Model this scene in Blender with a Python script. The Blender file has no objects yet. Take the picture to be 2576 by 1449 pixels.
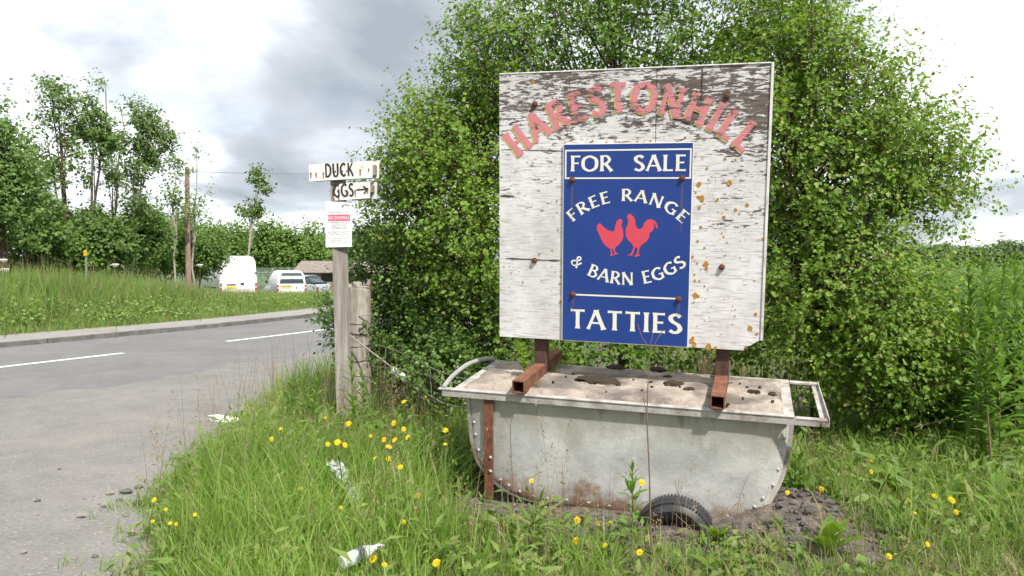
import bpy, math, random
import numpy as np
from mathutils import Vector, Matrix
R = math.radians
scene = bpy.context.scene
COL = scene.collection
rng = np.random.default_rng(7)
random.seed(7)

# ------------------------------------------------------------------ camera
EYE = 1.4
PITCH = math.atan(54.5 / 2000)
cam_d = bpy.data.cameras.new('camera'); cam = bpy.data.objects.new('camera', cam_d); COL.objects.link(cam)
cam_d.sensor_width = 36; cam_d.lens = 36 * 2000 / 2576; cam_d.clip_start = .05; cam_d.clip_end = 6000
cam.location = (0, 0, EYE); cam.rotation_euler = (math.pi / 2 - PITCH, 0, 0)
scene.camera = cam
# ------------------------------------------------------------------ world, sun, exposure
SUN_EL, SUN_AZ = R(50), R(148)          # azimuth clockwise from +Y: high, behind the viewer to the right
world = bpy.data.worlds.new('World'); scene.world = world; world.use_nodes = True
wt = world.node_tree; wt.nodes.clear()
def wn(t, **k):
    n = wt.nodes.new(t)
    for a, b in k.items():
        if a in n.inputs: n.inputs[a].default_value = b
        else: setattr(n, a, b)
    return n
sky = wn('ShaderNodeTexSky', sky_type='NISHITA', sun_disc=False, sun_elevation=SUN_EL, sun_rotation=SUN_AZ)
tc = wn('ShaderNodeTexCoord')
sep = wn('ShaderNodeSeparateXYZ'); wt.links.new(tc.outputs['Generated'], sep.inputs[0])
zz = wn('ShaderNodeMath', operation='MAXIMUM'); wt.links.new(sep.outputs[2], zz.inputs[0]); zz.inputs[1].default_value = 0
za = wn('ShaderNodeMath', operation='ADD'); wt.links.new(zz.outputs[0], za.inputs[0]); za.inputs[1].default_value = .17
dx = wn('ShaderNodeMath', operation='DIVIDE'); dy = wn('ShaderNodeMath', operation='DIVIDE')
wt.links.new(sep.outputs[0], dx.inputs[0]); wt.links.new(za.outputs[0], dx.inputs[1])
wt.links.new(sep.outputs[1], dy.inputs[0]); wt.links.new(za.outputs[0], dy.inputs[1])
cmb = wn('ShaderNodeCombineXYZ'); wt.links.new(dx.outputs[0], cmb.inputs[0]); wt.links.new(dy.outputs[0], cmb.inputs[1])
mp = wn('ShaderNodeMapping'); wt.links.new(cmb.outputs[0], mp.inputs[0]); mp.inputs['Location'].default_value = (.5, .3, 0); mp.inputs['Scale'].default_value = (1, .8, 1)
n1 = wn('ShaderNodeTexNoise', Scale=.62, Detail=6.0, Roughness=.52, Distortion=.35); wt.links.new(mp.outputs[0], n1.inputs['Vector'])
shade = wn('ShaderNodeValToRGB'); wt.links.new(n1.outputs[0], shade.inputs[0])
e = shade.color_ramp.elements
e[0].position = .40; e[0].color = (10.5, 10.6, 10.9, 1)
e[1].position = .6; e[1].color = (3.2, 3.55, 4.0, 1)
x = shade.color_ramp.elements.new(.475); x.color = (8.2, 8.5, 9.0, 1)
x = shade.color_ramp.elements.new(.53); x.color = (5.0, 5.35, 5.9, 1)
n2 = wn('ShaderNodeTexNoise', Scale=.9, Detail=5.0, Roughness=.6); wt.links.new(mp.outputs[0], n2.inputs['Vector'])
cov = wn('ShaderNodeValToRGB'); wt.links.new(n2.outputs[0], cov.inputs[0])
cov.color_ramp.elements[0].position = .28; cov.color_ramp.elements[0].color = (.35, .35, .35, 1)
cov.color_ramp.elements[1].position = .46; cov.color_ramp.elements[1].color = (1, 1, 1, 1)
mx = wn('ShaderNodeMix', data_type='RGBA'); wt.links.new(cov.outputs[0], mx.inputs[0]); wt.links.new(sky.outputs[0], mx.inputs[6]); wt.links.new(shade.outputs[0], mx.inputs[7])
bg = wn('ShaderNodeBackground', Strength=.1); wt.links.new(mx.outputs[2], bg.inputs[0])
wo = wn('ShaderNodeOutputWorld'); wt.links.new(bg.outputs[0], wo.inputs[0])
sun_d = bpy.data.lights.new('sun', 'SUN'); sun_d.energy = 4.6; sun_d.angle = R(2.2); sun_d.color = (1, .955, .88)
sun = bpy.data.objects.new('sun', sun_d); COL.objects.link(sun)
sdir = Vector((math.sin(SUN_AZ) * math.cos(SUN_EL), math.cos(SUN_AZ) * math.cos(SUN_EL), math.sin(SUN_EL)))
sun.rotation_euler = sdir.to_track_quat('Z', 'Y').to_euler()
vs = scene.view_settings; vs.view_transform = 'Standard'; vs.look = 'None'; vs.exposure = 0.55; vs.gamma = 1; vs.use_curve_mapping = False
scene.cycles.use_denoising = True; scene.cycles.adaptive_threshold = .03
world.cycles.sampling_method = 'MANUAL'; world.cycles.sample_map_resolution = 512
scene.cycles.max_bounces = 4; scene.cycles.diffuse_bounces = 2; scene.cycles.transparent_max_bounces = 8

# ------------------------------------------------------------------ helpers: rays from picture measurements to places
FW = Vector((0, math.cos(PITCH), -math.sin(PITCH))); UP = Vector((0, math.sin(PITCH), math.cos(PITCH)))
def ray(u, v): return FW + Vector((1, 0, 0)) * ((u - 1288) / 2000) + UP * ((724.5 - v) / 2000)
def at(u, v, Y):
    d = ray(u, v); return Vector((0, 0, EYE)) + d * (Y / d.y)
def at_z(u, v, z):
    d = ray(u, v); return Vector((0, 0, EYE)) + d * ((z - EYE) / d.z)

# ------------------------------------------------------------------ materials
MATS = {}
def nodes_of(name):
    m = bpy.data.materials.new(name); m.use_nodes = True
    t = m.node_tree
    return m, t, t.nodes['Principled BSDF']
def node(t, typ, **k):
    n = t.nodes.new(typ)
    for a, b in k.items():
        if a in n.inputs: n.inputs[a].default_value = b
        else: setattr(n, a, b)
    return n
def rgba(c): return (c[0], c[1], c[2], 1)
def ramp(t, src, stops):
    n = t.nodes.new('ShaderNodeValToRGB'); t.links.new(src, n.inputs[0])
    el = n.color_ramp.elements
    el[0].position, el[0].color = stops[0][0], rgba(stops[0][1]) if not isinstance(stops[0][1], (int, float)) else (stops[0][1],) * 3 + (1,)
    el[1].position, el[1].color = stops[-1][0], rgba(stops[-1][1]) if not isinstance(stops[-1][1], (int, float)) else (stops[-1][1],) * 3 + (1,)
    for p, c in stops[1:-1]:
        x = el.new(p); x.color = rgba(c) if not isinstance(c, (int, float)) else (c,) * 3 + (1,)
    return n.outputs[0]
def mix(t, f, a, b):
    n = node(t, 'ShaderNodeMix', data_type='RGBA')
    for i, s in ((0, f), (6, a), (7, b)):
        if isinstance(s, bpy.types.NodeSocket): t.links.new(s, n.inputs[i])
        else: n.inputs[i].default_value = s if i == 0 else rgba(s)
    return n.outputs[2]
def math_(t, op, a, b=0.):
    n = node(t, 'ShaderNodeMath', operation=op)
    for i, s in ((0, a), (1, b)):
        if isinstance(s, bpy.types.NodeSocket): t.links.new(s, n.inputs[i])
        else: n.inputs[i].default_value = s
    return n.outputs[0]
def coords(t, scale=(1, 1, 1), kind='Object', loc=(0, 0, 0)):
    c = node(t, 'ShaderNodeTexCoord'); m = node(t, 'ShaderNodeMapping', Scale=scale, Location=loc); t.links.new(c.outputs[kind], m.inputs[0]); return m.outputs[0]
def noise(t, vec, scale, detail=4., rough=.6, dist=0.):
    n = node(t, 'ShaderNodeTexNoise', Scale=scale, Detail=detail, Roughness=rough, Distortion=dist); t.links.new(vec, n.inputs['Vector']); return n.outputs[0]
def bump(t, b, h, strength=.3, dist=.01):
    n = node(t, 'ShaderNodeBump', Strength=strength, Distance=dist); t.links.new(h, n.inputs['Height']); t.links.new(n.outputs[0], b.inputs['Normal'])
def solid(name, c, rough=.6, metal=0., spec=.5, alpha=None, trans=0.):
    if name in MATS: return MATS[name]
    m, t, b = nodes_of(name)
    v = noise(t, coords(t), 9, 5)
    col = mix(t, ramp(t, v, [(.35, 0.), (.7, 1.)]), c, [q * .8 for q in c]); t.links.new(col, b.inputs['Base Color'])
    b.inputs['Roughness'].default_value = rough; b.inputs['Metallic'].default_value = metal; b.inputs['Specular IOR Level'].default_value = spec
    if trans: b.inputs['Transmission Weight'].default_value = trans
    MATS[name] = m; return m
def weathered(name, cols, scale=6, stretch=(1, 1, 1), rough=.8, metal=0., bmp=.3, fine=60, spec=.4, bdist=.004, blotch=None):
    if name in MATS: return MATS[name]
    m, t, b = nodes_of(name)
    v = coords(t, stretch)
    a = noise(t, v, scale, 6, .62, .3); f = noise(t, v, fine, 3, .6)
    s = math_(t, 'ADD', math_(t, 'MULTIPLY', a, .72), math_(t, 'MULTIPLY', f, .28))
    k = len(cols)
    col = ramp(t, s, [(.34 + .32 * i / (k - 1), c) for i, c in enumerate(cols)])
    if blotch:
        bc, bs, lo, hi = blotch
        col = mix(t, ramp(t, noise(t, coords(t), bs, 5, .6), [(lo, 0.), (hi, 1.)]), col, bc)
    t.links.new(col, b.inputs['Base Color'])
    b.inputs['Roughness'].default_value = rough; b.inputs['Metallic'].default_value = metal; b.inputs['Specular IOR Level'].default_value = spec
    if bmp: bump(t, b, s, bmp, bdist)
    MATS[name] = m; return m
def leafmat(name, cols, trans=.35, rough=.5, spec=.35):
    """leaf colour differs from leaf to leaf; light also passes through it"""
    if name in MATS: return MATS[name]
    m, t, b = nodes_of(name)
    g = node(t, 'ShaderNodeNewGeometry')
    k = len(cols)
    col = ramp(t, g.outputs['Random Per Island'], [(i / (k - 1), c) for i, c in enumerate(cols)])
    v = noise(t, coords(t), 1.3, 1)
    col = mix(t, ramp(t, v, [(.35, 0.), (.7, .45)]), col, [q * .7 for q in cols[0]])
    t.links.new(col, b.inputs['Base Color']); b.inputs['Roughness'].default_value = rough; b.inputs['Specular IOR Level'].default_value = spec
    tr = node(t, 'ShaderNodeBsdfTranslucent')
    hs = node(t, 'ShaderNodeHueSaturation', Hue=.495, Saturation=1.1, Value=1.6); t.links.new(col, hs.inputs['Color']); t.links.new(hs.outputs[0], tr.inputs[0])
    ms = node(t, 'ShaderNodeMixShader'); ms.inputs[0].default_value = trans
    t.links.new(b.outputs[0], ms.inputs[1]); t.links.new(tr.outputs[0], ms.inputs[2])
    t.links.new(ms.outputs[0], t.nodes['Material Output'].inputs[0])
    MATS[name] = m; return m

# ------------------------------------------------------------------ mesh helpers
def tag(o, label=None, cat=None, group=None, kind=None):
    if label: o['label'] = label
    if cat: o['category'] = cat
    if group: o['group'] = group
    if kind: o['kind'] = kind
    return o
def link(o, parent=None):
    COL.objects.link(o)
    if parent: o.parent = parent
    return o
def empty(name, loc=(0, 0, 0), rot=(0, 0, 0), label=None, cat=None, group=None):
    o = bpy.data.objects.new(name, None); o.empty_display_size = .1
    o.location = loc; o.rotation_euler = rot; link(o); return tag(o, label, cat, group)
def mesh_np(name, V, T, mat, smooth=False):
    """triangle mesh from arrays"""
    V = np.asarray(V, np.float32).reshape(-1, 3); T = np.asarray(T, np.int32).reshape(-1, 3)
    me = bpy.data.meshes.new(name)
    me.vertices.add(len(V)); me.vertices.foreach_set('co', V.ravel())
    me.loops.add(T.size); me.loops.foreach_set('vertex_index', T.ravel())
    me.polygons.add(len(T)); me.polygons.foreach_set('loop_start', np.arange(0, T.size, 3, dtype=np.int32))
    if smooth: me.polygons.foreach_set('use_smooth', np.ones(len(T), bool))
    me.update(calc_edges=True); me.validate()
    me.materials.append(mat); return me
class MB:
    def __init__(s): s.v = []; s.f = []
    def add(s, V, F):
        n = len(s.v); s.v += [tuple(p) for p in V]; s.f += [tuple(i + n for i in f) for f in F]; return s
    def hexa(s, P): return s.add(P, [(0, 3, 2, 1), (4, 5, 6, 7), (0, 1, 5, 4), (1, 2, 6, 5), (2, 3, 7, 6), (3, 0, 4, 7)])
    def box(s, x0, x1, y0, y1, z0, z1, b=0.):
        if b <= 0: return s.hexa([(x0, y0, z0), (x1, y0, z0), (x1, y1, z0), (x0, y1, z0), (x0, y0, z1), (x1, y0, z1), (x1, y1, z1), (x0, y1, z1)])
        V = []                                   # bevelled along all edges: three nested rings
        for z, q in ((z0, b), (z0 + b, 0), (z1 - b, 0), (z1, b)):
            c = b * .6 if q == 0 else 0
            X0, X1, Y0, Y1 = x0 + q, x1 - q, y0 + q, y1 - q
            V += [(X0 + c, Y0, z), (X1 - c, Y0, z), (X1, Y0 + c, z), (X1, Y1 - c, z), (X1 - c, Y1, z), (X0 + c, Y1, z), (X0, Y1 - c, z), (X0, Y0 + c, z)]
        F = [tuple(range(7, -1, -1)), tuple(range(24, 32))]
        for r in range(3):
            for i in range(8): j = (i + 1) % 8; F.append((r * 8 + i, r * 8 + j, r * 8 + 8 + j, r * 8 + 8 + i))
        return s.add(V, F)
    def tube(s, pts, rad, k=6, cap=True):
        pts = [Vector(p) for p in pts]; n = len(pts)
        if not hasattr(rad, '__len__'): rad = [rad] * n
        V = []; ref = Vector((.31, .12, .94))
        for i, p in enumerate(pts):
            d = (pts[min(i + 1, n - 1)] - pts[max(i - 1, 0)])
            d = d.normalized() if d.length > 1e-9 else Vector((0, 0, 1))
            if abs(d.dot(ref)) > .97: r0 = Vector((1, 0, .1))
            else: r0 = ref
            a = d.cross(r0).normalized(); b = d.cross(a)
            for q in range(k):
                w = 2 * math.pi * q / k; V.append(p + (a * math.cos(w) + b * math.sin(w)) * rad[i])
        F = []
        for i in range(n - 1):
            for q in range(k): j = (q + 1) % k; F.append((i * k + q, i * k + j, i * k + k + j, i * k + k + q))
        if cap: F += [tuple(range(k - 1, -1, -1)), tuple(range((n - 1) * k, n * k))]
        return s.add(V, F)
    def lathe(s, prof, k=16, axis='z', o=(0, 0, 0)):
        V = []
        for r, h in prof:
            for q in range(k):
                w = 2 * math.pi * q / k; a, b = r * math.cos(w), r * math.sin(w)
                V.append((o[0] + a, o[1] + b, o[2] + h) if axis == 'z' else (o[0] + a, o[1] + h, o[2] + b) if axis == 'y' else (o[0] + h, o[1] + a, o[2] + b))
        F = []; n = len(prof)
        for i in range(n - 1):
            for q in range(k): j = (q + 1) % k; F.append((i * k + q, i * k + j, i * k + k + j, i * k + k + q))
        return s.add(V, F)
    def prism(s, poly, y0, y1):                  # outline in x, z
        n = len(poly); V = [(a, y0, b) for a, b in poly] + [(a, y1, b) for a, b in poly]
        return s.add(V, [tuple(range(n)), tuple(range(2 * n - 1, n - 1, -1))] + [(i, i + n, (i + 1) % n + n, (i + 1) % n) for i in range(n)])
    def blob(s, c, r, seed=0, k=7, m=5, wob=.25):
        g = random.Random(seed); V = []
        for i in range(m + 1):
            th = math.pi * i / m
            for q in range(k):
                w = 2 * math.pi * q / k; f = 1 + wob * (g.random() - .5) * (0 if i in (0, m) else 2)
                V.append((c[0] + r[0] * f * math.sin(th) * math.cos(w), c[1] + r[1] * f * math.sin(th) * math.sin(w), c[2] + r[2] * f * math.cos(th)))
        F = [(i * k + q, (i + 1) * k + q, (i + 1) * k + (q + 1) % k, i * k + (q + 1) % k) for i in range(m) for q in range(k)]
        return s.add(V, F)
    def mesh(s, name, mat, smooth=False):
        me = bpy.data.meshes.new(name); me.from_pydata(s.v, [], s.f); me.materials.append(mat)
        if smooth:
            me.polygons.foreach_set('use_smooth', np.ones(len(me.polygons), bool))
            try: me.set_sharp_from_angle(angle=R(40))
            except Exception: pass
        me.update(); return me
    def build(s, name, mat, parent=None, smooth=False): return link(bpy.data.objects.new(name, s.mesh(name, mat, smooth)), parent)
def obj(name, me, parent=None): return link(bpy.data.objects.new(name, me), parent)
def catmull(P, n=8, closed=False):
    P = [np.array(p, float) for p in P]; out = []; N = len(P)
    for i in range(N if closed else N - 1):
        g = lambda j: P[j % N] if closed else P[min(max(j, 0), N - 1)]
        p0, p1, p2, p3 = g(i - 1), g(i), g(i + 1), g(i + 2)
        for k in range(n):
            t = k / n; out.append(.5 * (2 * p1 + (p2 - p0) * t + (2 * p0 - 5 * p1 + 4 * p2 - p3) * t * t + (3 * p1 - p0 - 3 * p2 + p3) * t ** 3))
    if not closed: out.append(P[-1])
    return out
ORD = ['first', 'second', 'third', 'fourth', 'fifth', 'sixth', 'seventh', 'eighth', 'ninth', 'tenth', 'eleventh', 'twelfth', 'thirteenth', 'fourteenth', 'fifteenth', 'sixteenth', 'seventeenth', 'eighteenth', 'nineteenth', 'twentieth',
       'twenty-first', 'twenty-second', 'twenty-third', 'twenty-fourth', 'twenty-fifth', 'twenty-sixth', 'twenty-seventh', 'twenty-eighth', 'twenty-ninth', 'thirtieth', 'thirty-first', 'thirty-second', 'thirty-third', 'thirty-fourth', 'thirty-fifth', 'thirty-sixth', 'thirty-seventh', 'thirty-eighth', 'thirty-ninth', 'fortieth']

# ------------------------------------------------------------------ terrain
CL = np.array(catmull([(-24, -27), (-16.5, -10), (-11.1, 2), (-7.07, 10.98), (-4.22, 17.28), (-2.3, 23.5), (-1.1, 30), (-.9, 40), (-2.2, 52), (-6, 68), (-14, 92), (-40, 150)], 40))
SEG = np.r_[0, np.cumsum(np.linalg.norm(np.diff(CL, axis=0), axis=1))]
TAN = np.gradient(CL, axis=0); TAN /= np.linalg.norm(TAN, axis=1)[:, None]
NOR = np.stack([TAN[:, 1], -TAN[:, 0]], 1)          # to the right of travel
def offs(x, y):
    """signed distance right of the road's centre line"""
    x = np.asarray(x, float); y = np.asarray(y, float); sh = x.shape; P = np.stack([x.ravel(), y.ravel()], 1); out = np.empty(len(P))
    for a in range(0, len(P), 4000):
        D = P[a:a + 4000, None] - CL[None, ::2]; i = (D ** 2).sum(2).argmin(1)
        out[a:a + 4000] = (D[np.arange(len(i)), i] * NOR[::2][i]).sum(1)
    return out.reshape(sh)
def sm(a, b, x): t = np.clip((x - a) / (b - a), 0, 1); return t * t * (3 - 2 * t)
EDGE = [(-5, -.6), (0, -1.1), (2.4, -1.55), (3.56, -1.74), (4.48, -2.12), (5.35, -2.27), (7, -2.42), (9.6, -2.65), (12, -2.35), (14.5, -1.75), (16.5, -1.1), (20, .2), (24, 1.1), (30, 2.1), (40, 2.4)]
EY = np.array([q[0] for q in EDGE]); EX = np.array([q[1] for q in EDGE])
def edge_x(y): return np.interp(y, EY, EX) + .06 * np.sin(np.asarray(y) * 5.1) + .05 * np.sin(np.asarray(y) * 11.7 + 1)
def drop(y): return -.75 * sm(25, 50, np.asarray(y, float))
def wob(x, y): return .35 * np.sin(x * 2.3 + y * 1.1) + .3 * np.sin(x * 4.1 - y * 3.3 + 1) + .2 * np.sin(x * 9.7 + y * 7.9) + .15 * np.sin(x * 15.1 - y * 18.3)
def terrain(x, y):
    x = np.asarray(x, float); y = np.asarray(y, float)
    o = offs(x, y); d = x - edge_x(y)
    ver = sm(0, .35, d) * (y < 60)
    z = -.035 + ver * (.075 + .022 * wob(x, y))
    heap = np.exp(-((x - .95) / .95) ** 2 - ((y - 4.25) / .35) ** 2) * .03 + np.exp(-((x - .1) / .45) ** 2 - ((y - 4.45) / .3) ** 2) * .035 + np.exp(-((x - 1.52) / .33) ** 2 - ((y - 4.12) / .3) ** 2) * .17
    z = z + heap * (1 + .35 * wob(x * 2, y * 2))
    l = -(o + 4.15)
    z = np.where(l > -1.2, np.where(l > 0, .06 + .42 * sm(0, 2.6, l) * (1 - sm(18, 26, y)) + .03 * wob(x * .5, y * .5), np.minimum(z, -.035)), z)
    far = np.hypot(x, y)
    return z + drop(y) + sm(120, 500, far) * 7 * (y > 0)
def axis(lo, f0, f1, hi, step, n):
    a = np.arange(f0, f1 + 1e-6, step); g = np.geomspace(1, 1 + hi - f1, n)[1:] - 1 + f1; h = f0 - (np.geomspace(1, 1 + f0 - lo, n)[1:] - 1)
    return np.r_[h[::-1], a, g]
gx = np.unique(np.r_[axis(-1500, -4, 5, 1500, .09, 46), np.arange(-30, -4, .5)]); gy = np.unique(np.r_[axis(-300, 2, 8, 1800, .09, 46), np.arange(8, 60, .6)])
GX, GY = np.meshgrid(gx, gy); GZ = terrain(GX, GY)
nx, ny = len(gx), len(gy)
I = np.arange(nx * ny).reshape(ny, nx)
a, b, c, d = I[:-1, :-1].ravel(), I[:-1, 1:].ravel(), I[1:, 1:].ravel(), I[1:, :-1].ravel()
m, t, bs = nodes_of('ground_soil'); v = coords(t)
soil = ramp(t, noise(t, v, 14, 8, .7), [(.3, (.05, .043, .037)), (.5, (.12, .104, .09)), (.7, (.23, .2, .17))])
grn = ramp(t, noise(t, v, .35, 6, .6), [(.35, (.05, .09, .02)), (.65, (.09, .13, .035))])
gg = node(t, 'ShaderNodeNewGeometry'); ln = node(t, 'ShaderNodeVectorMath', operation='LENGTH'); t.links.new(gg.outputs['Position'], ln.inputs[0])
t.links.new(mix(t, ramp(t, math_(t, 'DIVIDE', ln.outputs['Value'], 40), [(.2, 0.), (.5, 1.)]), soil, grn), bs.inputs['Base Color']); bs.inputs['Roughness'].default_value = .95; bs.inputs['Specular IOR Level'].default_value = .1
bump(t, bs, noise(t, v, 40, 6, .7), .7, .02)
ground = obj('ground', mesh_np('ground', np.stack([GX, GY, GZ], 2), np.r_[np.c_[a, b, c], np.c_[a, c, d]], m, True)); tag(ground, kind='structure')

# ------------------------------------------------------------------ road, lay-by, kerb, pavement, markings
def asphalt(name, c0, c1, warm, fine):
    m, t, b = nodes_of(name); v = coords(t)
    g = noise(t, v, fine, 3, .7); p = noise(t, v, .7, 6, .65, .6); q = noise(t, v, 5, 5, .6)
    s = math_(t, 'ADD', math_(t, 'MULTIPLY', g, .45), math_(t, 'ADD', math_(t, 'MULTIPLY', p, .3), math_(t, 'MULTIPLY', q, .25)))
    col = ramp(t, s, [(.39, c0), (.61, c1)])
    col = mix(t, ramp(t, noise(t, v, .5, 7, .7, .4), [(.52, 0.), (.72, .8)]), col, warm)
    st = node(t, 'ShaderNodeTexVoronoi', Scale=fine * .6); t.links.new(v, st.inputs['Vector'])
    col = mix(t, ramp(t, st.outputs['Distance'], [(.08, .5), (.2, 0.)]), col, [min(.5, k * 2.1) for k in c1])
    t.links.new(col, b.inputs['Base Color']); b.inputs['Roughness'].default_value = .88; b.inputs['Specular IOR Level'].default_value = .25
    bump(t, b, math_(t, 'ADD', g, math_(t, 'MULTIPLY', q, .6)), .8, .008); return m
M_ROAD = asphalt('road_asphalt', (.118, .118, .119), (.186, .184, .183), (.2, .194, .184), 75)
M_LAY = asphalt('old_asphalt', (.13, .125, .118), (.22, .211, .199), (.235, .218, .198), 42)
def strip(name, o0, o1, z0, mat, s0=0, s1=None, step=1, thick=0., rag=0.):
    idx = [i for i in range(0, len(CL), step) if SEG[i] >= s0 and (s1 is None or SEG[i] <= s1)]
    V, F = [], []
    for i in idx:
        for o in (o0, o1 + rag * (math.sin(SEG[i] * 1.7) + .7 * math.sin(SEG[i] * 4.3 + 1) + .5 * math.sin(SEG[i] * 9.1))):
            p = CL[i] + NOR[i] * o; V.append((p[0], p[1], z0 + float(drop(p[1]))))
        p = CL[i] + NOR[i] * (o + .04); V.append((p[0], p[1], z0 - (.008 if rag else .03) + float(drop(p[1]))))
    n = len(idx)
    F = [f for k in range(n - 1) for f in ((3 * k, 3 * k + 1, 3 * k + 4, 3 * k + 3), (3 * k + 1, 3 * k + 2, 3 * k + 5, 3 * k + 4))]
    mb = MB(); mb.add(V, F)
    return mb.build(name, mat)
tag(strip('road', -2.66, 2.75, .004, M_ROAD, rag=.13), kind='structure')
ys = np.arange(-5, 20.2, .2); V, F = [], []
for y in ys:
    i = int(((CL[:, 1] - y) ** 2).argmin()); xl = CL[i][0] + 2.0 * 1.05
    V += [(min(xl, float(edge_x(y)) - .1), y, 0), (float(edge_x(y)) + .3, y, 0)]
mb = MB(); mb.add(V, [(2 * k, 2 * k + 1, 2 * k + 3, 2 * k + 2) for k in range(len(ys) - 1)])
tag(mb.build('layby', M_LAY), kind='structure')
M_PAINT = weathered('road_paint', [(.6, .6, .58), (.8, .8, .78)], 30, rough=.7, bmp=.1)
def dash(s0, s1):
    S = np.linspace(s0, s1, 9); V = []
    for s in S:
        p = [np.interp(s, SEG, CL[:, k]) for k in (0, 1)]; nn = [np.interp(s, SEG, NOR[:, k]) for k in (0, 1)]
        for o in (-.06, .06): V.append((p[0] + nn[0] * o, p[1] + nn[1] * o, .008 + float(drop(p[1]))))
    mb = MB(); mb.add(V, [(2 * k, 2 * k + 1, 2 * k + 3, 2 * k + 2) for k in range(8)]); return mb
def s_of(P): return SEG[((CL - np.array([P.x, P.y])) ** 2).sum(1).argmin()]
s1 = s_of(at_z(315, 889, 0)); s2 = s_of(at_z(562, 858, 0)); per = s2 - s1 + 4.0
for k, lab in ((-1, 'white centre line dash running out at the left'), (0, 'white centre line dash beside the sign post')):
    tag(dash(s2 + per * k, s2 + per * k + 4.0).build('road_marking', M_PAINT), lab, 'road marking', 'centre line dashes')
M_KERB = weathered('kerb_concrete', [(.06, .057, .053), (.11, .104, .097), (.17, .16, .15)], 5, bmp=.4)
M_PAVE = asphalt('pavement_asphalt', (.2, .19, .18), (.29, .275, .26), (.27, .23, .19), 70)
kerb = empty('kerb', label='low grey concrete kerb along the far side of the road', cat='kerb'); kerb['kind'] = 'structure'
s0 = SEG[((CL[:, 1] - 4) ** 2).argmin()]
kn = 0
for s in np.arange(s0, s0 + 34, .92):
    p0 = np.array([np.interp(s + .008, SEG, CL[:, k]) for k in (0, 1)]); p1 = np.array([np.interp(s + .912, SEG, CL[:, k]) for k in (0, 1)])
    n0 = np.array([np.interp(s, SEG, NOR[:, k]) for k in (0, 1)]); q = []
    dz = random.uniform(-.006, .006)
    for z in (-.1, .09 + dz):
        for pp, o in ((p0, -2.655), (p1, -2.655), (p1, -2.785), (p0, -2.785)):
            w = pp + n0 * (o - (.012 if z > 0 and o > -2.7 else 0)); q.append((w[0], w[1], z + float(drop(w[1]))))
    mb = MB(); mb.hexa([q[0], q[3], q[2], q[1], q[4], q[7], q[6], q[5]]); mb.build('kerb_stone', M_KERB, kerb); kn += 1
tag(strip('pavement', -4.3, -2.80, .082, M_PAVE), kind='structure')

# ------------------------------------------------------------------ materials of the made things
M_RUST = weathered('rusty_steel', [(.075, .028, .016), (.16, .062, .034), (.24, .105, .06)], 14, rough=.85, bmp=.35, fine=120)
M_RUSTD = weathered('dark_rusty_steel', [(.04, .022, .018), (.085, .045, .035), (.13, .07, .05)], 14, rough=.85, bmp=.35, fine=120)
M_BOLT = weathered('rusted_bolt', [(.05, .02, .012), (.12, .045, .022), (.2, .08, .04)], 60, rough=.9, bmp=.4, fine=300)
M_DARK = solid('dark_inside', (.012, .01, .009), .9)
def galv(name):
    m, t, b = nodes_of(name); v = coords(t)
    a = noise(t, v, 1.7, 7, .62, .8); f = noise(t, v, 60, 3, .7); cl = noise(t, coords(t, (1, 1, 1.3)), 5.5, 7, .68, .5)
    s = math_(t, 'ADD', math_(t, 'MULTIPLY', a, .5), math_(t, 'ADD', math_(t, 'MULTIPLY', f, .1), math_(t, 'MULTIPLY', cl, .4)))
    col = ramp(t, s, [(.34, (.34, .345, .345)), (.45, (.46, .46, .455)), (.55, (.6, .595, .585)), (.66, (.5, .48, .43))])
    sp = node(t, 'ShaderNodeSeparateXYZ'); c = node(t, 'ShaderNodeTexCoord'); t.links.new(c.outputs['Object'], sp.inputs[0])
    z = sp.outputs[2]
    top = ramp(t, math_(t, 'ADD', math_(t, 'ADD', z, 1.45), math_(t, 'MULTIPLY', math_(t, 'SUBTRACT', noise(t, coords(t, (3, 3, 1.2)), 1.3, 7, .65), .5), .6)), [(.2, 0.), (.30, .5), (.45, .8)])
    col = mix(t, top, col, (.30, .275, .20))                           # algae and grime below the rim
    drip = ramp(t, math_(t, 'MULTIPLY', noise(t, coords(t, (26, 26, 2.2)), 1, 4, .6), ramp(t, math_(t, 'ADD', z, 1.45), [(.05, 0.), (.45, 1.)])), [(.44, 0.), (.56, .7)]); col = mix(t, drip, col, (.17, .15, .115))
    low = ramp(t, math_(t, 'ADD', math_(t, 'ADD', z, 1.60), math_(t, 'MULTIPLY', math_(t, 'SUBTRACT', noise(t, v, 5, 6, .7), .5), .5)), [(-.02, .95), (.09, 0.)])
    col = mix(t, low, col, (.24, .13, .075))                           # rust along the bottom seam
    spot = ramp(t, noise(t, v, 13, 7, .78), [(.6, 0.), (.7, .6)]); col = mix(t, spot, col, (.33, .27, .19))
    t.links.new(col, b.inputs['Base Color'])
    t.links.new(ramp(t, s, [(.35, .42), (.65, .66)]), b.inputs['Roughness']); b.inputs['Metallic'].default_value = .25
    bump(t, b, math_(t, 'ADD', math_(t, 'MULTIPLY', a, 3.), f), .25, .008); return m
M_GALV = galv('galvanised_sheet')
M_RIVET = weathered('rivet_metal', [(.3, .29, .28), (.42, .4, .38)], 20, rough=.6, metal=.3, bmp=.2)
M_RIM = weathered('rim_metal', [(.24, .21, .185), (.38, .355, .33), (.52, .505, .49)], 8, rough=.7, metal=.15, bmp=.3, blotch=((.19, .15, .11), 12, .56, .7))
M_ALU = weathered('dull_tube', [(.26, .26, .26), (.42, .42, .42)], 8, rough=.6, metal=.3, bmp=.2)
M_CONC = weathered('weathered_concrete', [(.15, .13, .11), (.3, .255, .21), (.44, .375, .31)], 6, rough=.95, bmp=.9, fine=70, bdist=.012, blotch=((.13, .112, .096), 4.2, .44, .6))
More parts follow.
